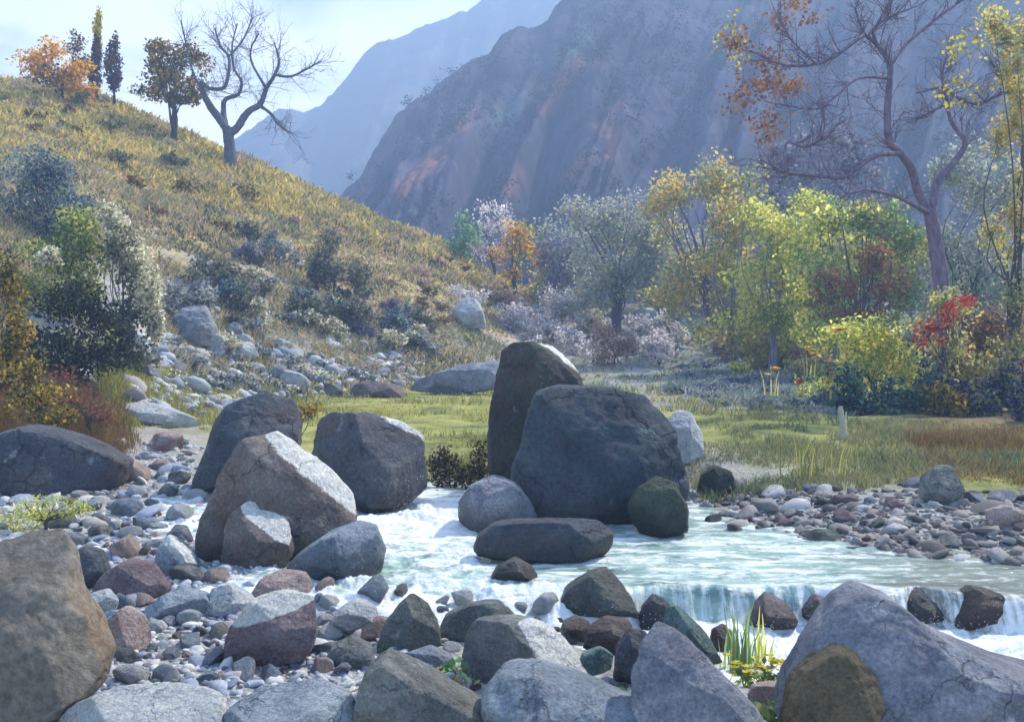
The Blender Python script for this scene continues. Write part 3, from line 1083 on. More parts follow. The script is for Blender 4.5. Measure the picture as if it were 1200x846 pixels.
B('smooth low grey boulder at the bottom of the scene', [(560, 900), (566, 815), (590, 786), (624, 783), (670, 796), (730, 822), (800, 850), (820, 900)], 'blue', 16, 0.5, [(-0.3, -0.6, 0.7, 0.8)], 2, 0.66, sub=6)
B('dark rounded boulder at the bottom left of the domed rock', [(405, 900), (416, 830), (430, 782), (452, 768), (478, 784), (520, 806), (570, 835), (590, 900)], 'grey', 17, 0.5, [(-0.4, -1, 0.2, 0.65)], 3, 0.62, sub=6)
B('lavender slab-sided boulder with a straight sloping right edge', [(738, 900), (742, 800), (752, 762), (772, 733), (796, 742), (840, 785), (892, 834), (910, 900)], 'lav', 18, 0.45, [(-0.1, -1, 0.35, 0.5)], 3, 0.55, sub=6)
B('narrow dark upright stone beside the lavender boulder', [(718, 800), (722, 760), (738, 736), (758, 740), (764, 770), (748, 804)], 'dark', 19, 0.5, rnd=4)
B('reddish stone with a pink upper edge in the cascade', [(682, 758), (690, 736), (712, 724), (738, 728), (750, 748), (734, 766), (700, 768)], 'red', 20, 0.5, [(0, -1, 0.2, 0.7)], 3)
B('leaning teal slab in the falling water', [(776, 742), (780, 714), (796, 710), (830, 745), (850, 782), (826, 788), (796, 764)], 'teal', 21, 0.35, [(-0.5, -0.9, 0.2, 0.5)], 3, 0.5)
B('small dark brown stone standing in the foam', [(832, 764), (834, 738), (848, 731), (860, 742), (862, 764)], 'red', 22, 0.5, rnd=3)
B('great blue-grey foreground boulder sweeping down to the right', [(905, 900), (922, 800), (950, 748), (980, 706), (1012, 690), (1046, 702), (1088, 734), (1136, 762), (1212, 790), (1310, 812), (1330, 900)], 'lav', 23, 0.36, [(-0.2, -0.8, 0.55, 0.62)], 1, 0.62, sub=6)
B('umber rock with a tan crest in front of the great boulder', [(912, 900), (925, 804), (950, 776), (992, 754), (1018, 770), (1028, 812), (1036, 900)], 'umber', 24, 0.5, [(-0.4, -1, 0.2, 0.6)], 3)
B('flat pinkish stone among the yellow flowers', [(872, 818), (884, 803), (915, 800), (942, 808), (948, 822), (905, 828)], 'pink', 25, 0.5, rnd=3)
B('huge ochre-stained boulder cut off by the left edge', [(-90, 870), (-90, 650), (10, 622), (55, 622), (74, 655), (84, 700), (104, 730), (122, 770), (114, 806), (74, 838), (0, 862)], 'ochre', 26, 0.45, [(0.1, -1, 0.15, 0.62), (0.75, -0.6, 0.3, 0.8)], 1, 0.5, sub=6, cap=None)
B('dark blue boulder below the reddish bank at the left edge', [(-40, 578), (-30, 530), (0, 507), (40, 498), (80, 510), (120, 527), (150, 542), (140, 570), (60, 582)], 'dark', 27, 0.5, [(-0.1, -1, 0.4, 0.7)], 4, 0.6, sub=6)
B('pink-edged grey stone beside the ochre boulder', [(118, 764), (124, 726), (146, 710), (166, 722), (176, 756), (150, 768)], 'pink', 28, 0.5, [(-0.5, -1, 0.2, 0.65)], 3)
B('brown block with a sunlit white top in the middle of the gravel', [(264, 780), (270, 735), (292, 705), (330, 694), (366, 700), (374, 730), (362, 768), (310, 784)], 'mauve', 29, 0.5, [(0.35, -1, 0.05, 0.55), (-0.7, -0.5, 0.5, 0.75)], 1, 0.55, cap=(-0.25, -0.1, 0.9, 0.5))
B('dark blue stone just above the ochre boulder', [(70, 692), (76, 654), (96, 640), (118, 646), (128, 672), (110, 694)], 'dark', 30, 0.5, [(-0.3, -1, 0.3, 0.65)], 3)
B('mauve-brown roof-shaped stone in the gravel', [(106, 704), (122, 672), (148, 655), (176, 662), (196, 690), (190, 706)], 'mauve', 31, 0.45, [(-0.2, -1, 0.35, 0.6)], 3)
B('blue wedge stone with a sunlit white sloping face', [(178, 672), (186, 640), (196, 626), (222, 646), (234, 664), (220, 676)], 'blue', 32, 0.5, [(-0.5, -1, 0.1, 0.6)], 1, cap=(0.6, -0.4, 0.7, 0.5))
B('flat pale blue stone lying among the gravel', [(166, 724), (176, 702), (206, 690), (240, 696), (254, 714), (240, 728)], 'blue', 33, 0.5, [(0, -0.4, 1, 0.6)], 2)
B('flat pinkish slab beneath the rock with the sunlit white top', [(292, 700), (306, 678), (330, 668), (358, 672), (368, 690), (350, 702)], 'pink', 34, 0.5, [(0, -0.4, 1, 0.6)], 2)
B('pale wedge left of the flat pinkish slab', [(238, 716), (246, 690), (268, 684), (300, 704), (296, 724)], 'pale', 35, 0.45, [(-0.4, -1, 0.3, 0.65)], 2)
B('cream stone wedged beside the pink-edged stone', [(96, 720), (104, 696), (124, 690), (138, 704), (132, 722)], 'pale', 36, 0.5, rnd=3)
B('broad flat pale slab along the bottom left', [(10, 905), (60, 842), (120, 814), (190, 806), (255, 818), (290, 905)], 'pale', 37, 0.42, [(0, -0.35, 1, 0.5)], 2, 0.62, sub=6)
B('broad blue-grey slab at the bottom beside the dark rounded boulder', [(235, 905), (258, 838), (306, 808), (362, 798), (412, 820), (440, 905)], 'blue', 38, 0.42, [(0, -0.35, 1, 0.5)], 2, 0.62, sub=6)
B('speckled pale stone at the rim of the rapid', [(386, 742), (394, 716), (418, 702), (440, 712), (446, 738), (420, 748)], 'pale', 39, 0.5, rnd=3)
B('dark wet stone under the speckled pale stone', [(382, 784), (388, 758), (410, 746), (436, 758), (440, 784)], 'grey', 40, 0.5, rnd=3)
B('violet-grey flat stone between the domed and pointed rocks', [(458, 790), (468, 764), (496, 756), (528, 768), (536, 790)], 'lav', 41, 0.5, [(0, -0.4, 1, 0.6)], 2)
B('flat pale green stone right of the domed rock', [(676, 790), (682, 766), (704, 758), (722, 770), (722, 790)], 'teal', 42, 0.45, rnd=3)
B('dark red stone under the wedge of wet rock', [(655, 748), (660, 728), (676, 722), (692, 730), (696, 752)], 'red', 43, 0.5, rnd=3)
B('tall grey block standing on the far right bank', [(1078, 592), (1082, 560), (1096, 545), (1116, 546), (1126, 566), (1130, 592)], 'grey', 44, 0.5, [(0.3, -1, 0.1, 0.6)], 3)
B('pale pink stone at the bank under the right frame edge', [(1150, 618), (1156, 600), (1180, 592), (1206, 600), (1212, 620)], 'pink', 45, 0.5, rnd=3)
B('long pale grey slab lying behind the meadow', [(476, 458), (490, 444), (540, 428), (590, 420), (600, 436), (590, 456), (530, 462)], 'lav', 46, 0.25, [(0, -0.5, 1, 0.6)], 2)
B('low mauve rock left of the long pale slab', [(405, 466), (415, 450), (440, 446), (468, 452), (478, 466)], 'mauve', 47, 0.4, rnd=3)
B('pale arched slab above the gravel tongue', [(134, 492), (140, 474), (166, 470), (200, 478), (232, 492), (236, 502), (190, 498)], 'pale', 48, 0.4, [(0, -0.5, 1, 0.6)], 2)
B('white rock beside the right shoulder of the broad boulder', [(776, 544), (780, 498), (796, 478), (812, 484), (824, 508), (826, 546)], 'pale', 49, 0.5, rnd=4)
B('small shadowy rock between the mossy boulder and the grass bank', [(816, 584), (822, 556), (838, 545), (856, 552), (864, 580)], 'moss', 50, 0.5, rnd=4)
B('rounded whitish rock on the slope below the orange tree', [(526, 384), (532, 360), (546, 348), (560, 352), (568, 368), (570, 386)], 'pale', 51, 0.55, rnd=3)
B('dark brown rock under the red bush', [(1096, 470), (1102, 420), (1125, 396), (1152, 402), (1162, 440), (1160, 472)], 'red', 52, 0.5, [(0.2, -1, 0.3, 0.6)], 3)
B('grey-mauve scree rock at the foot of the hillside', [(200, 404), (204, 372), (218, 352), (238, 356), (252, 382), (250, 406)], 'lav', 53, 0.5, [(0.2, -1, 0.3, 0.7)], 4, amp=0.06)

for k, (x, y, w_, h_, lab) in enumerate([(770, 736, 44, 40, 'wet dark rock splitting the waterfall right of the wedge'), (905, 738, 56, 44, 'wet dark rock in the lip of the waterfall behind the reeds'),
                                        (1150, 734, 84, 46, 'low wet brown rock in the waterfall at the right'), (1080, 728, 50, 40, 'wet rock breaking the waterfall beside the great boulder'), (960, 732, 44, 36, 'small wet rock in the waterfall left of the great boulder')]):
    B(lab, [(x - w_ * .5, y), (x - w_ * .4, y - h_ * .6), (x - w_ * .1, y - h_), (x + w_ * .25, y - h_ * .85), (x + w_ * .5, y - h_ * .3), (x + w_ * .5, y)], ['dark', 'mauve', 'red', 'dark', 'mauve'][k], 120 + k, 0.5, (), 1, sub=5)

# ------------------------------------------------------------------ countable stones: a few shapes, copied
def proto_stone(seed, sub=4):
    rng = np.random.default_rng(seed)
    V, Fc = ico(sub)
    X = np.sign(V) * np.abs(V) ** 0.85 * (rng.uniform(0.85, 1.25), rng.uniform(0.7, 1.0), rng.uniform(0.5, 0.75))
    for k in range(9):
        n = rng.normal(size=3)
        n /= np.linalg.norm(n)
        pr = X @ n
        lim = pr.max() * rng.uniform(0.6, 0.88)
        X = X - (np.maximum(pr - lim, 0) * 0.95)[:, None] * n
    o0 = rng.uniform(-40, 40, 3)
    d = fbm(X * 1.6 + o0, seed, 4) * 0.09 + fbm(X * 6 + o0, seed + 5, 2) * 0.02
    X = X * (1 + d)[:, None]
    return mesh_np('stone', X * 0.5, Fc)


PROTO = [proto_stone(900 + i) for i in range(9)]
PLACED = []


def stones(n, polys, smin, smax, mats, label, group, seed, name='stone', cat='stone', sink=0.22, avoid=True, gap=0.75, flat=1.0):
    rng = np.random.default_rng(seed)
    copies = {}
    done = 0
    tries = 0
    allp = np.concatenate([np.array(p) for p in polys])
    lo, hi = allp.min(0), allp.max(0)
    while done < n and tries < n * 40:
        tries += 1
        x, y = rng.uniform(lo, hi)
        if not any(in_poly(np.array([x]), np.array([y]), p)[0] for p in polys):
            continue
        s_px = smin * (smax / smin) ** (rng.random() ** 1.7)
        if avoid:
            bad = False
            for h in HEROES:
                if h[:, 0].min() - s_px * 0.4 < x < h[:, 0].max() + s_px * 0.4 and h[:, 1].min() < y < h[:, 1].max() + s_px * 0.35:
                    c = h.mean(0)
                    g = c + (np.array([x, y]) - c) * 0.93
                    if in_poly(np.array([g[0]]), np.array([g[1]]), [tuple(q) for q in h])[0]:
                        bad = True
                        break
            if bad:
                continue
        if any((x - a) ** 2 + ((y - b) * 1.5) ** 2 < (gap * 0.5 * (s_px + c_)) ** 2 for a, b, c_ in PLACED):
            continue
        PLACED.append((x, y, s_px))
        p = hit(x, y)[0]
        s = s_px / F * p[1]
        i = int(rng.integers(len(PROTO)))
        mk = mats[int(rng.integers(len(mats)))]
        if (i, mk) not in copies:
            me = PROTO[i].copy()
            me.name = 'stone'
            me.materials.clear()
            me.materials.append(M[mk])
            copies[(i, mk)] = me
        o = bpy.data.objects.new(name, copies[(i, mk)])
        COL.objects.link(o)
        o.location = (p[0], p[1] + s * 0.2, p[2] + s * (0.5 * 0.62 - sink))
        o.rotation_euler = (rng.normal() * 0.22, rng.normal() * 0.22, rng.uniform(0, 6.28))
        o.scale = (s * rng.uniform(0.9, 1.2), s * rng.uniform(0.8, 1.1), s * rng.uniform(0.8, 1.25) * flat)
        tag(o, label, cat, group)
        done += 1


GRAVEL = [(120, 560), (150, 530), (228, 520), (232, 600), (236, 665), (300, 705), (380, 690), (440, 735), (440, 790), (300, 800), (140, 800), (125, 740), (70, 640), (60, 600)]
stones(44, [GRAVEL], 26, 62, ['pale', 'blue', 'lav', 'pale', 'grey', 'pink'], 'pale cobble on the gravel bar at the left', 'large cobbles of the left gravel bar', 31)
stones(72, [GRAVEL, [(130, 520), (228, 515), (228, 575), (120, 575)]], 12, 28, ['pale', 'blue', 'pale', 'lav', 'grey', 'mauve', 'pink'], 'small cobble on the gravel bar at the left', 'small cobbles of the left gravel bar', 32)
stones(60, [[(830, 590), (900, 570), (1000, 575), (1080, 560), (1200, 590), (1200, 650), (1100, 648), (960, 632), (840, 622)]], 14, 42, ['grey', 'mauve', 'lav', 'mauve', 'green', 'grey'],
       'grey stone on the far right bank of the stream', 'stones of the right bank', 33, flat=0.7, sink=0.26)
stones(32, [[(430, 735), (560, 735), (620, 725), (760, 735), (760, 846), (420, 846)], [(370, 690), (450, 725), (440, 760), (380, 760)]], 14, 40, ['grey', 'pale', 'lav', 'green', 'red', 'teal'],
       'stone wedged between the foreground boulders', 'stones between the foreground boulders', 34)
stones(58, [[(140, 440), (190, 400), (250, 345), (300, 385), (360, 410), (430, 440), (460, 462), (350, 470), (240, 490), (150, 480)]], 12, 40, ['pale', 'lav', 'grey', 'pale'], 'pale rock in the scree under the hillside', 'scree rocks under the hillside', 35, sink=0.15)
stones(24, [[(600, 350), (700, 345), (800, 380), (800, 410), (680, 400), (590, 385)]], 10, 34, ['pale', 'lav', 'mauve', 'pale'], 'whitish rock on the slope beyond the dark boulders', 'whitish rocks on the far slope', 36, sink=0.12)
stones(7, [[(400, 712), (450, 690), (540, 706), (650, 712), (650, 744), (560, 742), (440, 742)]], 16, 62, ['pale', 'grey', 'blue', 'lav'], 'pale stone breaking the shallow rapid', 'stones breaking the shallow rapid', 39, sink=0.16)

# ------------------------------------------------------------------ pebbles: one mass
def pebbles(side):
    rng = np.random.default_rng(8)
    n = 8000
    x = rng.uniform(-20, 520, n)
    y = 515 + (880 - 515) * rng.random(n) ** 0.8
    ok = (y > 600) | (x < 240)
    x, y = x[ok], y[ok]
    xr = rng.uniform(790, 1230, 2600)
    yr = rng.uniform(575, 662, 2600)
    x, y = (xr, yr) if side == 1 else (x, y)
    if side == 2:
        x, y = rng.uniform(150, 500, 5200), rng.uniform(395, 482, 5200)
        k = (y > 430 - (x - 330) * 0.12) | (vnoise(np.stack([x * 0.03, y * 0.05, 0 * x], -1), 4) > 0.0)
        x, y = x[k & (y < 470 + (300 - x) * 0.1)], y[k & (y < 470 + (300 - x) * 0.1)]
    P = hit(x, y, gz)
    d = sdist(P[:, 0], P[:, 1], CHANNEL)
    P = P[d > 0.08]
    s = rng.gamma(1.3, 0.020, len(P)) + 0.008
    s *= np.clip(P[:, 1] / 7.5, 0.75, 2.6 if side == 2 else 1.6)
    Vs = []
    for k in range(12):
        V, Fc = ico(2)
        for m in range(7):
            nn = rng.normal(size=3)
            nn /= np.linalg.norm(nn)
            V = V - (np.maximum(V @ nn - rng.uniform(0.45, 0.8), 0))[:, None] * nn
        Vs.append(V)
    Vs = np.array(Vs)
    V = Vs[0]
    nv = len(V)
    sc = rng.uniform(0.7, 1.3, (len(P), 1, 3)) * (1.1, 1.0, 0.62)
    jit = 1 + 0.03 * rng.normal(size=(len(P), nv, 1))
    pick = rng.integers(0, 12, len(P))
    a = rng.uniform(0, 6.28, len(P))
    X = Vs[pick] * sc * jit * s[:, None, None] * 0.8
    Xr = X.copy()
    Xr[..., 0] = X[..., 0] * np.cos(a)[:, None] - X[..., 1] * np.sin(a)[:, None]
    Xr[..., 1] = X[..., 0] * np.sin(a)[:, None] + X[..., 1] * np.cos(a)[:, None]
    tl = rng.normal(size=(len(P), 1, 2)) * 0.25
    Xr[..., 2] += (Xr[..., :2] * tl).sum(-1)
    Xr = Xr + P[:, None, :] + rng.uniform(-0.35, 0.15 if side == 1 else 0.2, (len(P), 1, 1)) * np.array([0, 0, 1.0]) * s[:, None, None]
    Fa = (Fc[None] + (np.arange(len(P)) * nv)[:, None, None]).reshape(-1, 3)
    t = NT('pebbles')
    g = t.n.new('ShaderNodeNewGeometry')
    c = t.ramp(g.outputs['Random Per Island'], [(0.0, S(104, 110, 124)), (0.2, S(140, 148, 164)), (0.4, S(188, 188, 184)), (0.55, S(158, 152, 148)), (0.7, S(168, 176, 186)), (0.85, S(140, 130, 126)), (1.0, S(206, 202, 192))])
    if side == 1:
        c = t.ramp(g.outputs['Random Per Island'], [(0.0, S(74, 72, 70)), (0.25, S(108, 104, 102)), (0.5, S(136, 130, 124)), (0.7, S(118, 108, 102)), (0.9, S(152, 150, 150)), (1.0, S(172, 168, 166))])
    nz = t.noise(30, 6, 0.7)
    c = t.mix(1.0, c, t.ramp(nz, [(0.35, 0.75), (0.6, 1.08)]), 'MULTIPLY')
    t.principled(c, 0.8, t.bump(nz, 0.4, 0.01), 0.25)
    o = link('pebbles', mesh_np('pebbles', Xr.reshape(-1, 3), Fa, False), t.m)
    kind(o, 'stuff', ['pale pebbles of the left gravel bar', 'grey brown pebbles of the right bank', 'blue-grey scree at the foot of the hillside'][side], 'pebbles')


pebbles(0)
pebbles(1)
pebbles(2)

# ================================================================== plants
BARK = bark_mat('dark_bark', S(52, 48, 52), S(92, 84, 84))
BARKP = bark_mat('pale_bark', S(96, 90, 104), S(150, 140, 150))
BARKB = bark_mat('violet_bark', S(70, 60, 84), S(130, 116, 134), 14)
LM = {}
LM['orange'] = leaf_mat('orange_leaves', [S(150, 124, 56), S(222, 160, 50), S(240, 184, 62), S(240, 196, 96)], 0.55, 0.3)
LM['brown'] = leaf_mat('brown_leaves', [S(96, 78, 62), S(142, 112, 72), S(168, 130, 74)], 0.3)
LM['cypress'] = leaf_mat('purple_brown_leaves', [S(78, 66, 84), S(104, 86, 94), S(128, 100, 76)], 0.2)
LM['yellow'] = leaf_mat('yellow_leaves', [S(150, 142, 50), S(212, 196, 62), S(226, 206, 90)], 0.45)
LM['olive'] = leaf_mat('olive_leaves', [S(66, 70, 48), S(104, 98, 56), S(146, 128, 60), S(196, 160, 64)], 0.5, 0.4, 0.9)
LM['bluegreen'] = leaf_mat('blue_green_leaves', [S(58, 78, 98), S(90, 114, 130), S(118, 138, 138), S(160, 168, 150)], 0.45, 0.5, 1.0)
LM['green'] = leaf_mat('green_leaves', [S(78, 102, 62), S(124, 146, 76), S(166, 172, 94), S(202, 192, 112)], 0.4, 0.5, 1.0)
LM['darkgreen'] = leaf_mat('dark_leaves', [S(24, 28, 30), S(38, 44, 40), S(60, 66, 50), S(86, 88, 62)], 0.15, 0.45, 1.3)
LM['cream'] = leaf_mat('cream_blossom', [S(120, 118, 100), S(186, 180, 152), S(226, 220, 192), S(240, 236, 210)], 0.6, 0.5, 1.6)
LM['palegreen'] = leaf_mat('pale_green_leaves', [S(96, 136, 104), S(134, 172, 132), S(176, 200, 156)], 0.4)
LM['wisp'] = leaf_mat('silver_leaves', [S(172, 162, 170), S(212, 206, 208), S(234, 230, 226)], 0.6)
LM['mist'] = leaf_mat('grey_green_leaves', [S(124, 138, 140), S(156, 168, 150), S(188, 190, 146), S(168, 162, 170)], 0.6, 0.5, 0.7)
LM['mistyel'] = leaf_mat('misty_yellow_leaves', [S(132, 142, 118), S(170, 174, 112), S(204, 198, 112), S(220, 180, 104)], 0.65, 0.45, 0.7)
LM['brightyel'] = leaf_mat('bright_yellow_green_leaves', [S(134, 152, 92), S(186, 192, 92), S(220, 214, 98), S(234, 226, 134)], 0.65, 0.5, 0.8)
LM['fresh'] = leaf_mat('fresh_green_leaves', [S(100, 140, 98), S(140, 170, 104), S(182, 194, 112), S(150, 130, 96)], 0.6, 0.5, 0.8)
LM['russet'] = leaf_mat('russet_leaves', [S(106, 84, 76), S(142, 92, 76), S(158, 108, 76), S(120, 124, 84)], 0.5, 0.4, 0.8)
LM['red'] = leaf_mat('red_leaves', [S(140, 50, 50), S(200, 76, 74), S(222, 96, 80)], 0.45, 0.3)
LM['teal'] = leaf_mat('teal_leaves', [S(30, 44, 56), S(46, 74, 82), S(66, 104, 104), S(86, 112, 84)], 0.3, 0.45, 1.2)
LM['tealpale'] = leaf_mat('pale_teal_leaves', [S(112, 130, 128), S(134, 150, 150), S(150, 160, 148), S(140, 138, 142)], 0.55)
LM['navy'] = leaf_mat('navy_leaves', [S(34, 36, 62), S(56, 64, 92), S(92, 106, 128), S(150, 140, 70)], 0.25, 0.45, 1.2)
LM['mauve'] = leaf_mat('mauve_leaves', [S(96, 98, 124), S(126, 126, 150), S(146, 150, 156), S(140, 132, 136)], 0.55, 0.5, 0.7)
LM['crimson'] = leaf_mat('dull_crimson_leaves', [S(96, 60, 60), S(138, 78, 78), S(160, 96, 88), S(132, 108, 72)], 0.3)
LM['rust'] = leaf_mat('rust_leaves', [S(118, 80, 62), S(150, 102, 62), S(176, 128, 66), S(138, 112, 100)], 0.4, 0.3)
LM['greyleaf'] = leaf_mat('grey_leaves', [S(92, 102, 114), S(132, 138, 142), S(176, 178, 172), S(206, 202, 190)], 0.55, 0.5, 1.3)
LM['sage'] = leaf_mat('sage_leaves', [S(64, 76, 80), S(92, 102, 96), S(122, 126, 102), S(152, 144, 110)], 0.5, 0.45, 1.1)
LM['umber'] = leaf_mat('umber_leaves', [S(44, 38, 34), S(72, 62, 50), S(98, 84, 60), S(120, 108, 60)], 0.2, 0.4, 1.2)
LM['pinkish'] = leaf_mat('pink_grey_leaves', [S(130, 108, 104), S(164, 138, 124), S(196, 158, 128), S(176, 160, 150)], 0.5, 0.4)


def crown_points(ell, Y, dens, leaf_px, rng, depth=0.8, sub=7, fill=0.5):
    """leaf positions (world) inside uneven lumps of each picture-plane ellipse"""
    out, cents = [], []
    s = Y / F
    for (cx, cy, rx, ry) in ell:
        c = at(cx, cy, Y)
        n = int(dens * math.pi * rx * ry / (leaf_px * leaf_px * 0.5) * 3.0)
        k = max(3, int(sub))
        lum = rng.normal(size=(k, 3))
        lum /= np.linalg.norm(lum, axis=1)[:, None]
        lum *= rng.uniform(0.25, 0.8, (k, 1))
        lr = rng.uniform(0.34, 0.6, k)
        w = lr ** 2
        i = rng.choice(k, n, p=w / w.sum())
        q = rng.normal(size=(n, 3))
        q /= np.linalg.norm(q, axis=1)[:, None]
        q *= (rng.random(n) ** fill)[:, None] * lr[i][:, None]
        q = lum[i] + q + rng.normal(size=(n, 3)) * 0.05
        sc = np.array([rx * s, rx * s * depth, ry * s])
        out.append(c + q * sc)
        cents.append(c + lum * sc)
    return np.concatenate(out), np.concatenate(cents)


def plant(label, cat, name, base, ell, leaf, dens=1.3, leaf_px=5, seed=1, Y=None, bark=None, trunk_px=3, group=None, crown='crown', trunk='trunk',
          depth=0.8, sub=7, flat=0.0, aspect=0.6, fill=0.5, branches=True, extra=None):
    rng = np.random.default_rng(seed)
    if Y is None:
        b = hit(base[0], base[1])[0]
    else:
        b = at(base[0], base[1], Y)
        b[2] = float(surf(np.array([b[0]]), np.array([Y]))[0])
    Y = b[1]
    s = Y / F
    root = empty(name, b)
    tag(root, label, cat, group)
    C, cents = crown_points(ell, Y, dens, leaf_px, rng, depth, sub, fill)
    g = gz(C[:, 0], C[:, 1])
    C[:, 2] = np.maximum(C[:, 2], g + 0.02)
    lv, lf = leaf_quads(C - b, leaf_px * s * 0.9, rng, aspect, flat)
    link(crown, mesh_np(crown, lv, lf), LM[leaf], root)
    if extra:
        for (nm, el2, lf2, dn2, lp2) in extra:
            C2, _ = crown_points(el2, Y, dn2, lp2, rng, depth, sub, fill)
            lv, lf = leaf_quads(C2 - b, lp2 * s, rng, aspect)
            link(nm, mesh_np(nm, lv, lf), LM[lf2], root)
    if branches:
        acc = Acc()
        mid = cents.mean(0) - b
        r0 = trunk_px * s * 0.5
        fork = mid * (0.62, 0.62, 0.5)
        for q in range(min(len(cents), 14)):
            e = cents[q] - b
            P = smooth_line([(rng.normal() * r0, 0, -0.15), fork * 0.5 + rng.normal(size=3) * r0 * 0.5, fork + rng.normal(size=3) * r0 * 1.0, (fork + e) / 2 + rng.normal(size=3) * 0.06 * np.linalg.norm(e), e], 4)
            tube(acc, P, np.linspace(1, 0.0, len(P)) ** 0.8 * r0 * (0.85 if q == 0 else 0.4) + 0.003, 6, 0.05, rng)
        link(trunk, acc.mesh(trunk), bark or BARK, root)
    return root


# ---------------- the ridge at the upper left
plant('orange leafed shrub glowing on the skyline at the upper left', 'shrub', 'shrub', (72, 112), [(52, 66, 32, 26), (82, 86, 30, 22), (100, 106, 20, 16), (62, 88, 40, 14)], 'orange', 1.3, 5, 301, 43, trunk='stem', crown='foliage',
      extra=[('undergrowth', [(60, 92, 34, 16), (96, 116, 22, 12)], 'sage', 1.0, 5)])
plant('small rust-brown shrub between the orange shrub and the cypress', 'shrub', 'shrub', (92, 104), [(88, 50, 15, 15), (95, 78, 14, 22)], 'brown', 1.0, 4, 302, 45, trunk='stem', crown='foliage')
plant('thin dark cypress with a yellow tip on the ridge', 'tree', 'cypress_tree', (114, 112), [(113, 62, 8, 26), (112, 86, 10, 26)], 'cypress', 2.6, 3.5, 303, 45, sub=12, extra=[('yellow_tip', [(115, 30, 6, 26), (114, 48, 6, 14)], 'yellow', 2.4, 3.2)])
plant('short brown conical tree right of the yellow-tipped cypress', 'tree', 'conical_tree', (134, 118), [(134, 56, 7, 20), (134, 80, 12, 24), (134, 98, 10, 14)], 'cypress', 2.4, 4, 304, 45)
plant('round olive tree with yellow leaves beside the bare tree', 'tree', 'olive_tree', (205, 148), [(188, 68, 25, 27), (224, 74, 23, 27), (205, 94, 42, 24), (180, 104, 26, 18), (215, 116, 26, 16)], 'olive', 1.5, 5, 305, 44, trunk_px=6)


def limb_tree(name, label, base, Y, limbs, bark, seed, twigs=(2, 0.5, 0.012), leaf_sets=(), base_extra=0.2, rs=1.0):
    """limbs: picture-plane polylines (px, py, radius px, metres towards (-) or away from the viewer)"""
    rng = np.random.default_rng(seed)
    limbs = [[(a0, a1, a2 * rs, a3) for (a0, a1, a2, a3) in L] for L in limbs]
    b = at(base[0], base[1], Y)
    g = float(gz(np.array([b[0]]), np.array([Y]))[0])
    b[2] = g
    root = empty(name, b)
    tag(root, label, 'tree')
    acc = Acc()
    tips = []
    nt, tl, tr = twigs
    s = Y / F
    for k, L in enumerate(limbs):
        Q = np.array([[*at(p[0], p[1], Y + p[3]), p[2] * s] for p in L])
        if k == 0:
            Q[0, 2] = min(Q[0, 2], g - base_extra)
        Q = smooth_line(Q, 6)
        Q[:, 3] = np.maximum(Q[:, 3], 0.006)
        tube(acc, Q[:, :3] - b, Q[:, 3], 9, 0.04, rng)
        if k > 0 and nt:
            for q in range(nt * len(L)):
                j = int(rng.integers(len(Q) // 3, len(Q)))
                d = (Q[min(j + 1, len(Q) - 1), :3] - Q[j - 1, :3])
                d = d / (np.linalg.norm(d) + 1e-9) + rng.normal(size=3) * 0.7 + (0, 0, 0.25)
                twig(acc, Q[j, :3] - b, d, tl * rng.uniform(0.5, 1.2), min(tr, Q[j, 3] * 0.6), 2, rng, tips)
    link('trunk', acc.mesh('trunk'), bark, root)
    for (nm, ell, lf, dn, lp) in leaf_sets:
        C, _ = crown_points(ell, Y, dn, lp, rng, 0.9, 9, 0.6)
        lv, lq = leaf_quads(C - b, lp * s, rng, 0.75)
        link(nm, mesh_np(nm, lv, lq), LM[lf], root)
    return root


limb_tree('bare_tree', 'bare forked tree standing alone on the ridge against the sky', (270, 180), 44.0, [
    [(271, 186, 11, 0), (269, 170, 9, 0), (266, 150, 8.5, 0)],
    [(266, 152, 7, 0), (256, 138, 6.5, 0), (247, 126, 6, -.3), (239, 111, 5, -.5), (236, 98, 4, -.7), (246, 104, 3, -.9), (262, 103, 3, -.9), (268, 86, 2.6, -.8), (268, 67, 2.2, -.6), (258, 54, 1.8, -.6), (252, 34, 1.2, -.5)],
    [(264, 148, 5.5, 0), (262, 131, 4.5, .3), (264, 117, 3.6, .5), (279, 111, 3, .6), (283, 96, 2.4, .7), (274, 80, 1.8, .8), (272, 55, 1.3, .8), (278, 28, 1, .9)],
    [(267, 158, 7, 0), (278, 150, 6.5, 0), (290, 132, 5.5, .2), (305, 122, 4.8, .3), (312, 104, 3.6, .3), (322, 88, 2.8, .2), (327, 72, 2, .2), (322, 52, 1.2, .2)],
    [(322, 88, 2.4, .2), (340, 90, 2, 0), (358, 82, 1.6, -.2), (376, 72, 1, -.2)],
    [(303, 123, 3, .3), (318, 134, 2.4, .5), (326, 146, 1.8, .6), (340, 156, 1.1, .6)],
    [(312, 104, 2.5, .3), (296, 76, 1.8, .8), (294, 58, 1.4, .8), (303, 40, 1, .8)],
    [(239, 111, 2.5, -.5), (226, 84, 1.8, -.8), (218, 52, 1.4, -.8), (212, 24, 1, -.8)],
    [(268, 67, 1.6, -.6), (284, 48, 1.3, -.4), (296, 22, .9, -.3)],
], bark_mat('blue_grey_bark', S(64, 66, 84), S(104, 104, 118)), 41, (4, 1.0, 0.014), rs=0.72)

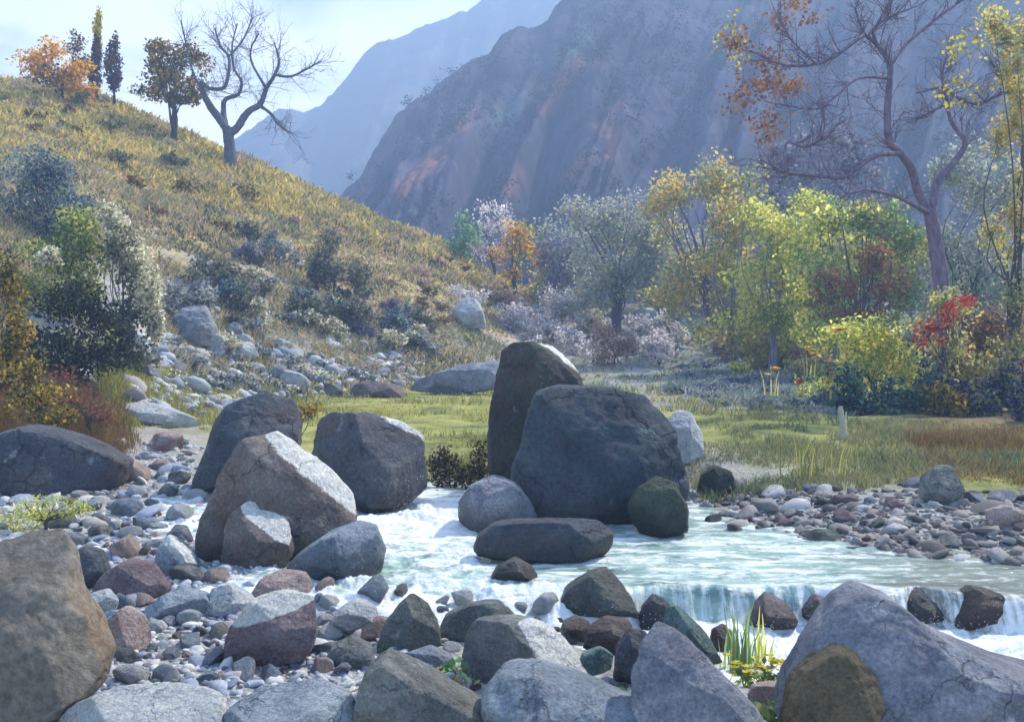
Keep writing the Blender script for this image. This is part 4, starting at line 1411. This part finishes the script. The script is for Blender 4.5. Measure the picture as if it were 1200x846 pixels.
# ---------------- the mass of shrubs at the left edge
plant('blue-green shrub high on the slope at the left edge', 'shrub', 'shrub', (55, 285), [(24, 200, 46, 38), (70, 214, 44, 34), (30, 250, 56, 36), (84, 255, 36, 30)], 'bluegreen', 1.2, 5, 311, crown='foliage', trunk='stem', sub=9)
plant('yellow-green shrub below the blue-green one', 'shrub', 'shrub', (80, 372), [(98, 268, 36, 34), (64, 300, 50, 36), (112, 310, 36, 40), (40, 345, 50, 30), (100, 345, 36, 30)], 'green', 1.2, 5.5, 312, crown='foliage', trunk='stem', sub=9)
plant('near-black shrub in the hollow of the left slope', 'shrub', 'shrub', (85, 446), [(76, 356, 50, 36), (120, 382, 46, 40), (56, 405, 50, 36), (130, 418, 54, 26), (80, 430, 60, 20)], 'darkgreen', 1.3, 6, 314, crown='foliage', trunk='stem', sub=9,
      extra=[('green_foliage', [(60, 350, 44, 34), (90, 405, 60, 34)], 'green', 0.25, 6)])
plant('cream flowering shrub cascading down the left slope', 'shrub', 'flowering_shrub', (168, 442), [(132, 262, 24, 30), (152, 296, 26, 34), (174, 345, 20, 42), (182, 385, 13, 34), (146, 402, 20, 26), (60, 300, 20, 14), (90, 370, 16, 10)], 'cream', 2.6, 5, 313, crown='blossom', trunk='stem', sub=9,
      extra=[('foliage', [(136, 300, 32, 44), (146, 360, 36, 48), (160, 412, 36, 24)], 'sage', 0.9, 6)])
plant('ochre-green shrub cut off by the left edge of the slope', 'shrub', 'shrub', (10, 452), [(6, 320, 26, 50), (12, 385, 34, 44), (0, 425, 40, 26)], 'olive', 1.2, 6, 315, crown='foliage', trunk='stem', sub=9)
plant('crimson leafed plant spilling over the reddish bank', 'plant', 'red_plant', (112, 508), [(92, 462, 26, 20), (118, 484, 22, 24), (70, 440, 22, 16)], 'crimson', 0.8, 6, 316, Y=13.6, crown='foliage', trunk='stem', aspect=0.35)
plant('ochre plant with yellow flowers on the reddish bank', 'plant', 'flowering_plant', (45, 505), [(40, 470, 50, 26), (20, 440, 34, 26), (66, 490, 36, 18)], 'olive', 1.1, 6, 317, Y=13.4, crown='foliage', trunk='stem', extra=[('blossom', [(45, 468, 50, 26)], 'yellow', 0.14, 5)])
plant('bright yellow-green plant in front of the dark blue boulder', 'plant', 'leafy_plant', (55, 622), [(40, 594, 44, 22), (82, 596, 34, 16), (20, 612, 34, 22)], 'brightyel', 1.1, 6, 318, crown='foliage', trunk='stem', aspect=0.3)
plant('umber bush in the shadow left of the tall boulder', 'bush', 'bush', (532, 588), [(520, 548, 28, 30), (552, 540, 26, 36)], 'umber', 1.5, 5, 319, Y=12.2, crown='foliage', trunk='stem')
plant('golden grassy bush between the slate-blue and rounded boulders', 'bush', 'bush', (345, 512), [(340, 492, 18, 16), (362, 482, 20, 12)], 'olive', 1.2, 5, 320, Y=13.5, crown='foliage', trunk='stem')


def shrubs(n, poly, mats, label, cat, group, seed, wmin, wmax, name='shrub', dens=1.2, lp=4.5, hr=(0.6, 1.0)):
    rng = np.random.default_rng(seed)
    P = np.array(poly, float)
    protos = []
    k = 0
    pts = []
    while k < n:
        x, y = rng.uniform(P.min(0), P.max(0))
        if not in_poly(np.array([x]), np.array([y]), poly)[0]:
            continue
        w = rng.uniform(wmin, wmax)
        if any((x - a) ** 2 + ((y - b) * 1.6) ** 2 < (0.42 * (w + c)) ** 2 for a, b, c in pts):
            w *= 0.6
        pts.append((x, y, w))
        h = w * rng.uniform(*hr)
        plant(label, cat, name, (x, y), [(x - w * .15, y - h * .42, w * .4, h * .52), (x + w * .2, y - h * .32, w * .36, h * .44)], mats[int(rng.integers(len(mats)))], dens, lp, seed * 100 + k,
              group=group, crown='foliage', trunk='stem', sub=5, trunk_px=1.5)
        k += 1


shrubs(50, [(190, 300), (300, 305), (400, 335), (520, 385), (500, 425), (330, 395), (210, 380)], ['sage', 'greyleaf', 'greyleaf', 'mauve', 'sage', 'bluegreen', 'cream'],
       'dark bushy shrub on the lower hillside', 'shrub', 'dark shrubs of the lower hillside', 61, 36, 84, dens=1.3)
shrubs(44, [(190, 390), (330, 420), (470, 445), (470, 462), (330, 466), (200, 455)], ['cream', 'greyleaf', 'greyleaf'], 'pale silvery shrub at the foot of the hillside', 'shrub', 'pale shrubs at the hill foot', 62, 26, 56, hr=(0.4, 0.7))
shrubs(24, [(20, 125), (110, 130), (240, 185), (330, 260), (300, 300), (200, 270), (110, 200), (20, 170)], ['sage', 'olive', 'olive', 'brown'], 'low olive bush on the upper hillside', 'bush', 'low bushes of the upper hillside', 63, 18, 44, hr=(0.4, 0.7))
shrubs(26, [(330, 250), (480, 280), (620, 350), (560, 400), (470, 390), (380, 320)], ['pinkish', 'brown', 'olive', 'pinkish'], 'low russet tussock on the right part of the hillside', 'bush', 'russet tussocks of the hillside', 64, 12, 30, hr=(0.35, 0.6), lp=4)

# ---------------- trees and bushes of the valley floor, left to right
for k, (x, y, r_) in enumerate([(655, 300, 44), (720, 300, 56), (775, 310, 60), (850, 320, 64), (905, 330, 60), (965, 330, 64), (1030, 330, 62), (1100, 330, 66), (1170, 320, 66)]):
    plant('pale misty tree in the row closing the valley floor', 'tree', 'misty_tree', (x, 378), [(x - r_ * .3, y - r_ * .3, r_ * .75, r_ * .7), (x + r_ * .3, y - r_ * .1, r_ * .75, r_ * .8), (x, y + r_ * .5, r_, r_ * .6)],
          ['mist', 'mist', 'mistyel', 'mist', 'mauve', 'mistyel', 'mauve', 'mist', 'mauve'][k], 0.9, 5, 700 + k, Y=46 + 1.2 * (k % 3), group='misty trees closing the valley floor', fill=0.7, bark=BARKP, trunk_px=5)
plant('rounded pale green tree where the hillside ends', 'tree', 'leafy_tree', (545, 338), [(545, 272, 24, 24), (538, 296, 20, 18)], 'palegreen', 1.2, 4.5, 331, Y=46)
plant('silvery wispy tree behind the orange-yellow tree', 'tree', 'wispy_tree', (582, 345), [(580, 255, 28, 24), (570, 290, 26, 24)], 'wisp', 0.8, 4, 332, Y=47, fill=0.8)
plant('orange and yellow tree at the end of the hillside', 'tree', 'autumn_tree', (604, 358), [(604, 270, 16, 22), (588, 298, 14, 22), (618, 298, 16, 30), (600, 320, 24, 14)], 'orange', 0.9, 5, 333, Y=44, bark=BARK, trunk_px=4,
      extra=[('yellow_leaves', [(608, 290, 22, 28)], 'yellow', 0.5, 5)])
plant('blue-grey bush right of the orange tree', 'bush', 'bush', (652, 372), [(650, 296, 28, 34), (660, 335, 26, 26)], 'mauve', 1.1, 5, 334, Y=44, crown='foliage', trunk='stem')
plant('misty grey-green tree in the middle of the valley', 'tree', 'leafy_tree', (722, 388), [(684, 258, 46, 34), (738, 262, 46, 46), (690, 312, 52, 38), (750, 322, 48, 40), (705, 350, 60, 28), (770, 280, 34, 40)], 'mist', 1.1, 5, 335, Y=42, trunk_px=7)
plant('misty yellow-leafed tree with a leaning grey trunk', 'tree', 'leafy_tree', (846, 400), [(785, 228, 46, 42), (836, 230, 50, 48), (796, 296, 52, 46), (856, 296, 42, 48), (796, 352, 50, 36), (870, 220, 40, 34)], 'mistyel', 1.0, 5.5, 336, Y=38, trunk_px=11, bark=BARKB)
plant('grey-violet tree behind the autumn branches', 'tree', 'leafy_tree', (965, 405), [(925, 200, 60, 50), (985, 190, 54, 56), (1020, 235, 56, 46), (900, 250, 50, 44), (960, 300, 70, 50)], 'mauve', 0.7, 6, 337, Y=34, fill=0.8, bark=BARKB, trunk_px=8)
plant('bright yellow-green tree right of centre', 'tree', 'leafy_tree', (905, 442), [(896, 256, 44, 40), (944, 268, 50, 44), (888, 318, 48, 44), (934, 340, 52, 46), (882, 374, 44, 34), (940, 395, 50, 34)], 'brightyel', 1.15, 6, 338, Y=31, trunk_px=8, bark=BARKP)
plant('fresh green tree with a broad crown behind the yellow bush', 'tree', 'leafy_tree', (1005, 460), [(1000, 258, 56, 40), (1054, 264, 50, 42), (962, 330, 40, 50), (1064, 320, 42, 54), (1010, 380, 60, 40)], 'fresh', 1.1, 6, 339, Y=27, trunk_px=8,
      extra=[('yellow_leaves', [(990, 255, 60, 26)], 'brightyel', 0.5, 6)])
plant('russet-leafed bush under the fresh green crown', 'bush', 'bush', (1008, 462), [(982, 330, 40, 26), (1030, 312, 34, 40), (1005, 362, 52, 24), (1046, 345, 26, 30), (960, 352, 26, 16)], 'russet', 0.8, 6, 340, Y=25.5, crown='foliage', trunk='stem')
plant('grey-mauve tree filling the right behind the great tree', 'tree', 'leafy_tree', (1130, 470), [(1120, 295, 62, 60), (1165, 225, 50, 70), (1100, 390, 60, 56), (1180, 345, 56, 70), (1120, 200, 40, 46)], 'mist', 1.1, 6, 341, Y=28, trunk_px=9)
plant('golden yellow bush with drooping sprays beside the red one', 'bush', 'bush', (1030, 508), [(985, 392, 46, 30), (1030, 390, 44, 32), (1058, 425, 36, 36), (1010, 428, 50, 34), (985, 450, 50, 34), (1030, 470, 50, 30)], 'brightyel', 1.2, 6.5, 342, Y=19.5, crown='foliage', trunk='stem', aspect=0.42,
      extra=[('yellow_leaves', [(1020, 405, 50, 30), (1060, 440, 26, 24)], 'yellow', 0.55, 8)])
plant('scarlet bush near the right edge', 'bush', 'red_bush', (1105, 470), [(1092, 385, 24, 20), (1112, 366, 22, 18), (1132, 352, 18, 16), (1080, 400, 14, 14)], 'red', 0.55, 6, 343, Y=18.6, crown='foliage', trunk='stem')
plant('dark teal big-leafed bush below the golden bush', 'bush', 'bush', (1040, 522), [(1006, 470, 40, 36), (1050, 472, 48, 40), (1094, 468, 44, 42), (1060, 500, 80, 24)], 'teal', 2.4, 8, 344, Y=17.6, crown='foliage', trunk='stem', aspect=0.45)
plant('navy bush with yellow leaf tips at the right edge', 'bush', 'bush', (1150, 528), [(1140, 474, 44, 42), (1180, 462, 36, 54), (1150, 505, 60, 22)], 'navy', 2.2, 8, 345, Y=17.4, crown='foliage', trunk='stem', aspect=0.45, extra=[('yellow_leaves', [(1135, 480, 18, 26)], 'yellow', 0.5, 8)])
plant('tall yellow-leafed tree cut off by the right edge', 'tree', 'leafy_tree', (1186, 520), [(1190, 30, 46, 60), (1186, 110, 44, 60), (1190, 190, 36, 60), (1182, 270, 34, 60), (1186, 340, 36, 56), (1178, 410, 36, 50)], 'mistyel', 0.8, 5.5, 346, Y=19, trunk_px=9, fill=0.8, bark=BARK, sub=3,
      extra=[('yellow_leaves', [(1185, 100, 34, 90), (1180, 290, 20, 60)], 'yellow', 0.14, 6)])
plant('olive-gold bush hiding the foot of the crooked tree', 'bush', 'bush', (1120, 520), [(1122, 350, 34, 40), (1108, 400, 40, 44), (1130, 440, 44, 44), (1105, 470, 44, 40)], 'mistyel', 0.9, 6, 347, Y=19.0, crown='foliage', trunk='stem')
plant('soft yellow-green tree filling the gap left of the bright yellow-green tree', 'tree', 'leafy_tree', (862, 428), [(862, 250, 44, 44), (856, 320, 50, 50), (866, 380, 50, 40), (830, 395, 40, 26)], 'mistyel', 1.0, 5.5, 351, Y=33, trunk_px=6, bark=BARKP)
plant('broad yellow-green tree between the bright tree and the russet bush', 'tree', 'leafy_tree', (975, 452), [(965, 245, 54, 44), (1010, 300, 60, 40), (950, 310, 46, 50), (975, 375, 60, 40), (1050, 290, 50, 44)], 'brightyel', 0.9, 5.5, 352, Y=28.5, trunk_px=6, bark=BARKP,
      extra=[('green_leaves', [(990, 300, 70, 60)], 'fresh', 0.5, 5.5)])
shrubs(22, [(790, 425), (960, 425), (1000, 485), (930, 494), (800, 480)], ['mauve', 'bluegreen', 'mauve', 'bluegreen', 'tealpale'], 'low blue-violet bush on the shaded ground behind the grass bank', 'bush', 'blue-violet bushes behind the grass bank', 65, 46, 84, hr=(0.3, 0.5), lp=5)
shrubs(30, [(530, 350), (590, 360), (620, 385), (700, 384), (810, 392), (815, 432), (700, 430), (600, 412)], ['wisp', 'cream', 'wisp', 'pinkish', 'wisp'], 'whitish twiggy shrub on the far slope', 'shrub', 'whitish twiggy shrubs', 66, 44, 80, hr=(0.6, 1.0), dens=1.0, lp=4)
shrubs(26, [(840, 395), (1000, 400), (1010, 462), (850, 445)], ['pinkish', 'mistyel', 'russet', 'mistyel', 'brightyel', 'fresh'], 'autumn bush of the thicket under the yellow-green trees', 'bush', 'autumn bushes of the thicket', 67, 60, 110, hr=(0.7, 1.1), lp=5.5)
shrubs(18, [(1060, 450), (1210, 440), (1210, 500), (1070, 500)], ['russet', 'olive', 'mistyel', 'navy', 'teal', 'rust'], 'mixed bush of the thicket near the right edge', 'bush', 'mixed bushes at the right edge', 60, 70, 120, hr=(0.8, 1.2), lp=6)
plant('whitish rounded shrub on the slope above the pale rock', 'shrub', 'shrub', (548, 372), [(540, 346, 18, 14), (556, 350, 18, 14)], 'wisp', 1.3, 4, 361, crown='foliage', trunk='stem')
plant('large silvery shrub beside the scree rock under the hillside', 'shrub', 'shrub', (226, 384), [(212, 350, 26, 24), (240, 352, 24, 24)], 'greyleaf', 1.4, 4.5, 362, crown='foliage', trunk='stem')
shrubs(9, [(540, 72), (610, 30), (614, 48), (545, 92)], ['darkgreen', 'sage'], 'tiny dark tree on the near mountain skyline', 'tree', 'tiny trees on the mountain skyline', 68, 7, 12, name='skyline_tree', hr=(0.9, 1.4), lp=3)

shrubs(64, [(640, 352), (800, 350), (1000, 350), (1210, 340), (1210, 470), (1060, 480), (960, 440), (860, 412), (830, 372), (640, 368)], ['mist', 'mauve', 'mist', 'mistyel', 'sage', 'greyleaf', 'fresh'],
       'misty grey-green bush filling the undergrowth beneath the trees', 'bush', 'misty undergrowth bushes beneath the trees', 69, 76, 130, hr=(0.5, 0.9), lp=5)

# ---------------- the great crooked tree at the right
limb_tree('crooked_tree', 'great crooked tree with rust leaves and violet bark at the right', (1118, 500), 20.0, [
    [(1120, 510, 17, 0), (1114, 430, 15, 0), (1104, 340, 14, 0), (1096, 280, 13, 0), (1090, 250, 12, 0)],
    [(1092, 256, 9, 0), (1076, 226, 7.5, 0), (1068, 198, 7, -.2), (1052, 176, 6.5, -.4), (1042, 166, 6.5, -.5), (1040, 131, 6, -.6), (1043, 92, 5.5, -.6), (1042, 74, 5, -.6), (1028, 53, 4, -.5), (1012, 38, 3, -.4), (1002, 10, 2, -.4)],
    [(1044, 76, 3.6, -.6), (1062, 52, 3, -.2), (1098, 22, 2.4, .3), (1140, -8, 1.6, .8)],
    [(1026, 52, 3, -.5), (1024, 34, 2.4, -.8), (1044, 20, 2, -1), (1068, 10, 1.4, -1.2)],
    [(1014, 40, 3.6, -.4), (1000, 50, 3.4, -.7), (978, 66, 3, -1), (952, 76, 2.6, -1.3), (918, 76, 2, -1.5), (880, 60, 1.3, -1.7)],
    [(1054, 180, 5, -.4), (1028, 182, 4.4, -.8), (1007, 195, 4, -1.1), (989, 207, 3.5, -1.3), (957, 206, 3, -1.5), (918, 201, 2, -1.8), (890, 186, 1.2, -2)],
    [(918, 200, 2, -1.8), (922, 168, 2, -1.8), (942, 173, 1.9, -1.9), (961, 164, 1.7, -2), (967, 146, 1.2, -2)],
    [(1092, 256, 8, 0), (1098, 214, 7, .3), (1119, 189, 6, .5), (1131, 167, 5, .6), (1116, 145, 3.6, .8), (1110, 121, 3, .9), (1104, 90, 2, .9), (1112, 60, 1.4, .9)],
    [(1110, 121, 2.8, .9), (1090, 132, 2.2, 1.2), (1074, 140, 1.6, 1.4)],
    [(1074, 109, 1.8, 0.6), (1105, 103, 2.6, .8), (1120, 113, 3, .6), (1145, 122, 3, .4), (1174, 110, 2.8, .2), (1200, 105, 2, 0)],
    [(1172, 110, 2.2, .2), (1172, 90, 1.8, 0), (1160, 70, 1.3, -.2)],
    [(1088, 250, 5, 0), (1074, 242, 4, -.5), (1049, 230, 3.2, -.9), (1014, 223, 2.2, -1.3), (985, 232, 1.4, -1.6)],
    [(1042, 92, 2.6, -.6), (1007, 92, 2, -1.2), (980, 112, 1.8, -1.5), (957, 128, 1.4, -1.7), (900, 120, 1.0, -2)],
    [(957, 76, 1.8, -1.3), (930, 50, 1.4, -1.6), (912, 22, 1, -1.7)],
], BARKB, 43, (5, 0.55, 0.010), rs=0.66, leaf_sets=[
    ('rust_leaves', [(905, 90, 46, 34), (930, 112, 34, 30), (872, 46, 30, 34), (935, 20, 46, 26), (900, 150, 34, 34), (870, 110, 24, 40)], 'rust', 0.24, 5),
    ('yellow_leaves', [(1122, 60, 26, 30), (1120, 104, 34, 26), (1150, 110, 20, 20), (860, 50, 26, 40), (1160, 30, 30, 40)], 'yellow', 0.12, 5)])

# ================================================================== grasses and flowers
GR = {}
GR['hill'] = leaf_mat('hill_grass', [S(92, 100, 84), S(132, 132, 94), S(174, 160, 106), S(206, 186, 124), S(214, 182, 134), S(190, 166, 150), S(164, 158, 140), S(132, 140, 102)], 0.4, 0.62, 0.28)
GR['gold'] = leaf_mat('golden_grass', [S(138, 138, 84), S(190, 178, 98), S(224, 204, 118), S(236, 202, 104), S(212, 184, 128), S(164, 162, 106)], 0.45, 0.5, 0.3)
GR['teal'] = LM['tealpale']
GR['meadow'] = leaf_mat('meadow_grass', [S(110, 116, 64), S(148, 150, 78), S(178, 172, 96), S(192, 180, 100)], 0.35, 0.4, 0.6)
GR['bank'] = leaf_mat('bank_grass', [S(92, 106, 84), S(132, 138, 90), S(166, 160, 100), S(134, 124, 100)], 0.35, 0.5, 0.7)
GR['red'] = leaf_mat('red_grass', [S(98, 78, 54), S(136, 112, 62), S(158, 134, 72), S(132, 92, 78)], 0.3, 0.5, 0.9)


def grass(name, label, poly, n, h, w, mat, seed, f=gz, lean=0.5, per=4, spread=0.05):
    rng = np.random.default_rng(seed)
    P = np.array(poly, float)
    xy = rng.uniform(P.min(0), P.max(0), (n * 3, 2))
    xy = xy[in_poly(xy[:, 0], xy[:, 1], poly)][:n]
    G = hit(xy[:, 0], xy[:, 1], f)
    if mat in ('meadow', 'bank'):
        G = G[vnoise(G * 0.75, seed + 1) + 0.6 * vnoise(G * 2.3, seed + 2) > -0.28]
    G = G[sdist(G[:, 0], G[:, 1], CHANNEL) > 0.25]
    G = np.repeat(G, per, 0)
    G[:, :2] += rng.normal(size=(len(G), 2)) * spread * (G[:, 1:2] / 15.0)
    G[:, 2] = gz(G[:, 0], G[:, 1]) - 0.01
    k = np.clip(G[:, 1] / 22.0, 0.6, 2.0)
    k2 = 0.45 + 1.2 * np.clip(0.5 + vnoise(G * 0.9, seed), 0, 1)
    V, Fc = blades(G, h * k2, w * k, rng, lean)
    o = link(name, mesh_np(name, V, Fc), GR[mat])
    kind(o, 'stuff', label, 'grass')


grass('grass', 'ochre grass of the sunny hillside', [(-20, 85), (100, 95), (180, 130), (245, 162), (290, 183), (380, 224), (450, 254), (520, 284), (600, 328), (660, 350), (600, 380), (480, 390), (330, 330), (200, 290), (100, 300), (-20, 420)],
      13000, 0.15, 0.035, 'hill', 71, lean=1.1)
grass('grass', 'golden grass along the crest of the hillside', [(-20, 85), (100, 95), (180, 130), (245, 162), (290, 183), (380, 224), (450, 254), (520, 284), (620, 340), (560, 335), (400, 275), (240, 240), (100, 190), (-20, 170)], 7000, 0.17, 0.04, 'gold', 70, lean=1.0)
grass('grass', 'thin grey-tan grass low on the hillside', [(150, 300), (330, 330), (480, 390), (600, 380), (590, 425), (500, 455), (350, 462), (200, 440)], 5200, 0.13, 0.03, 'hill', 78, lean=1.1)
grass('grass', 'yellow-green grass of the meadow behind the boulders', [(330, 462), (480, 455), (600, 440), (700, 450), (820, 470), (800, 500), (600, 560), (500, 590), (480, 500), (350, 500)],
      3600, 0.09, 0.02, 'meadow', 72, lean=0.8)
grass('grass', 'tufted grass of the right bank', [(795, 500), (900, 486), (1000, 490), (1200, 500), (1200, 560), (1100, 560), (1000, 575), (900, 580), (830, 595), (800, 560)], 5000, 0.085, 0.017, 'bank', 73, lean=0.9)
grass('grass', 'thin pale grass of the shaded far meadow', [(600, 430), (830, 395), (1000, 440), (1010, 500), (800, 490), (690, 460)], 1500, 0.13, 0.02, 'bank', 77, lean=1.0)
grass('grass', 'pale green grass around the arched slab', [(110, 420), (200, 440), (330, 462), (250, 505), (130, 500)], 3000, 0.13, 0.018, 'meadow', 76)
grass('grass', 'pale turquoise ground plants in the shade behind the grass bank', [(790, 428), (900, 422), (985, 440), (1000, 488), (900, 480), (800, 462)], 2000, 0.14, 0.04, 'teal', 79, lean=1.2)
grass('grass', 'reddish grass on the left bank', [(-10, 410), (60, 420), (140, 470), (160, 520), (140, 540), (-10, 520)], 2600, 0.16, 0.014, 'red', 74)
grass('grass', 'brownish grass at the foot of the right edge bushes', [(1060, 510), (1210, 500), (1210, 570), (1100, 560)], 1600, 0.08, 0.014, 'red', 75)


def tuft(label, base, n, h_px, w_px, spread_px, mat, seed, name='grass_tuft', lean=0.35, Y=None, blossoms=None, leaves=None, cat='grass tuft'):
    rng = np.random.default_rng(seed)
    b = hit(base[0], base[1])[0] if Y is None else at(base[0], base[1], Y)
    s = b[1] / F
    root = empty(name, b)
    tag(root, label, cat)
    P = rng.normal(size=(n, 3)) * (spread_px * s, spread_px * s * 0.6, 0)
    V, Fc = blades(P - np.array([0, 0, 0.03]), h_px * s, w_px * s, rng, lean)
    link('blades', mesh_np('blades', V, Fc), mat, root)
    if leaves:
        nn, lp, lm, hz = leaves
        C = rng.normal(size=(nn, 3)) * (spread_px * 1.2 * s, spread_px * 0.7 * s, 0)
        C[:, 2] = rng.uniform(0.1, 1, nn) * hz * s
        lv, lf = leaf_quads(C, lp * s, rng, 0.7, 0.5)
        link('leaves', mesh_np('leaves', lv, lf), lm, root)
    if blossoms:
        nn, lp, lm, hz = blossoms
        acc = Acc()
        for i in range(nn):
            c = np.array([rng.normal() * spread_px * s, rng.normal() * spread_px * 0.6 * s, rng.uniform(0.5, 1) * hz * s])
            for a in range(6):
                an = a * math.pi / 3 + rng.uniform(0, .3)
                d = np.array([math.cos(an), math.sin(an), 0.35])
                e = np.array([-math.sin(an), math.cos(an), 0]) * lp * s * 0.22
                acc.add([c, c + d * lp * s * 0.3 + e, c + d * lp * s * 0.55, c + d * lp * s * 0.3 - e], [[0, 1, 2, 3]])
        link('blossom', acc.mesh('blossom', smooth=False), lm, root)
    return root


tuft('tall green reed tuft at the foam pool', (866, 782), 34, 74, 3.0, 9, LM['fresh'], 81, lean=0.22)
tuft('second thinner reed tuft right of the tall one in the foam', (893, 775), 16, 56, 2.6, 7, LM['brightyel'], 82, lean=0.25)
tuft('clump of yellow flowers between the lavender and umber rocks', (892, 806), 40, 24, 3.0, 20, LM['green'], 83, 'flower_clump', 0.8, blossoms=(26, 13, LM['yellow'], 34), leaves=(120, 10, LM['green'], 26), cat='flowers')
tuft('low green leafy plant under the pinkish stone', (918, 858), 20, 18, 4, 14, LM['green'], 84, 'leafy_plant', 0.8, leaves=(160, 13, LM['fresh'], 34), cat='plant')
tuft('sprig of green leaves below the flat pale green stone', (722, 838), 10, 24, 3, 8, LM['fresh'], 85, 'leafy_plant', 0.6, leaves=(34, 12, LM['fresh'], 34), cat='plant')
tuft('sprig of green leaves left of the domed rock', (532, 806), 14, 26, 3, 12, LM['fresh'], 86, 'leafy_plant', 0.6, leaves=(50, 11, LM['fresh'], 30), cat='plant')
tuft('thin dry grass wisps on the flank of the great boulder', (1058, 846), 12, 60, 2.2, 18, LM['brightyel'], 87, lean=0.6)
tuft('tall dry grass on the right bank near the pale stem', (955, 560), 60, 44, 1.5, 26, GR['meadow'], 88, lean=0.3)
for i, (x, y, lab) in enumerate([(936, 470, 'red flower on a thin stem left of the teal bush'), (974, 468, 'red flower on a thin stem touching the teal bush'), (988, 418, 'red flower rising from the golden bush')]):
    tuft(lab, (x, y), 5, 30, 1.6, 3, LM['mistyel'], 90 + i, 'flower', 0.2, Y=19.0, blossoms=(3, 13, LM['red'], 36), cat='flower')
for i, (x, y, lab) in enumerate([(908, 462, 'orange flower standing before the blue-violet bushes'), (950, 440, 'tall orange flower under the golden bush sprays')]):
    tuft(lab, (x, y), 6, 30, 1.6, 4, LM['mistyel'], 95 + i, 'flower', 0.2, Y=19.5, blossoms=(4, 11, LM['orange'], 34), cat='flower')

# pale broken stem on the right bank
b = hit(987, 514)[0]
acc = Acc()
s = b[1] / F
Q = smooth_line([(0, 0, -0.05), (0.01, 0, 14 * s), (-0.015, 0.01, 28 * s), (-0.03, 0.0, 38 * s)], 5)
tube(acc, Q, np.linspace(5.0, 2.6, len(Q)) * s, 8, 0.12)
tube(acc, Q[6:9] + np.array([[0, 0, 0], [0.03, 0, 0.04], [0.06, 0, 0.1]]), np.array([2.2, 1.6, 0.8]) * s, 6)
o = link('dead_stem', acc.mesh('dead_stem'), bark_mat('pale_wood', S(150, 144, 124), S(190, 184, 160)), loc=tuple(b))
tag(o, 'pale broken stem standing in the grass of the right bank', 'stem')
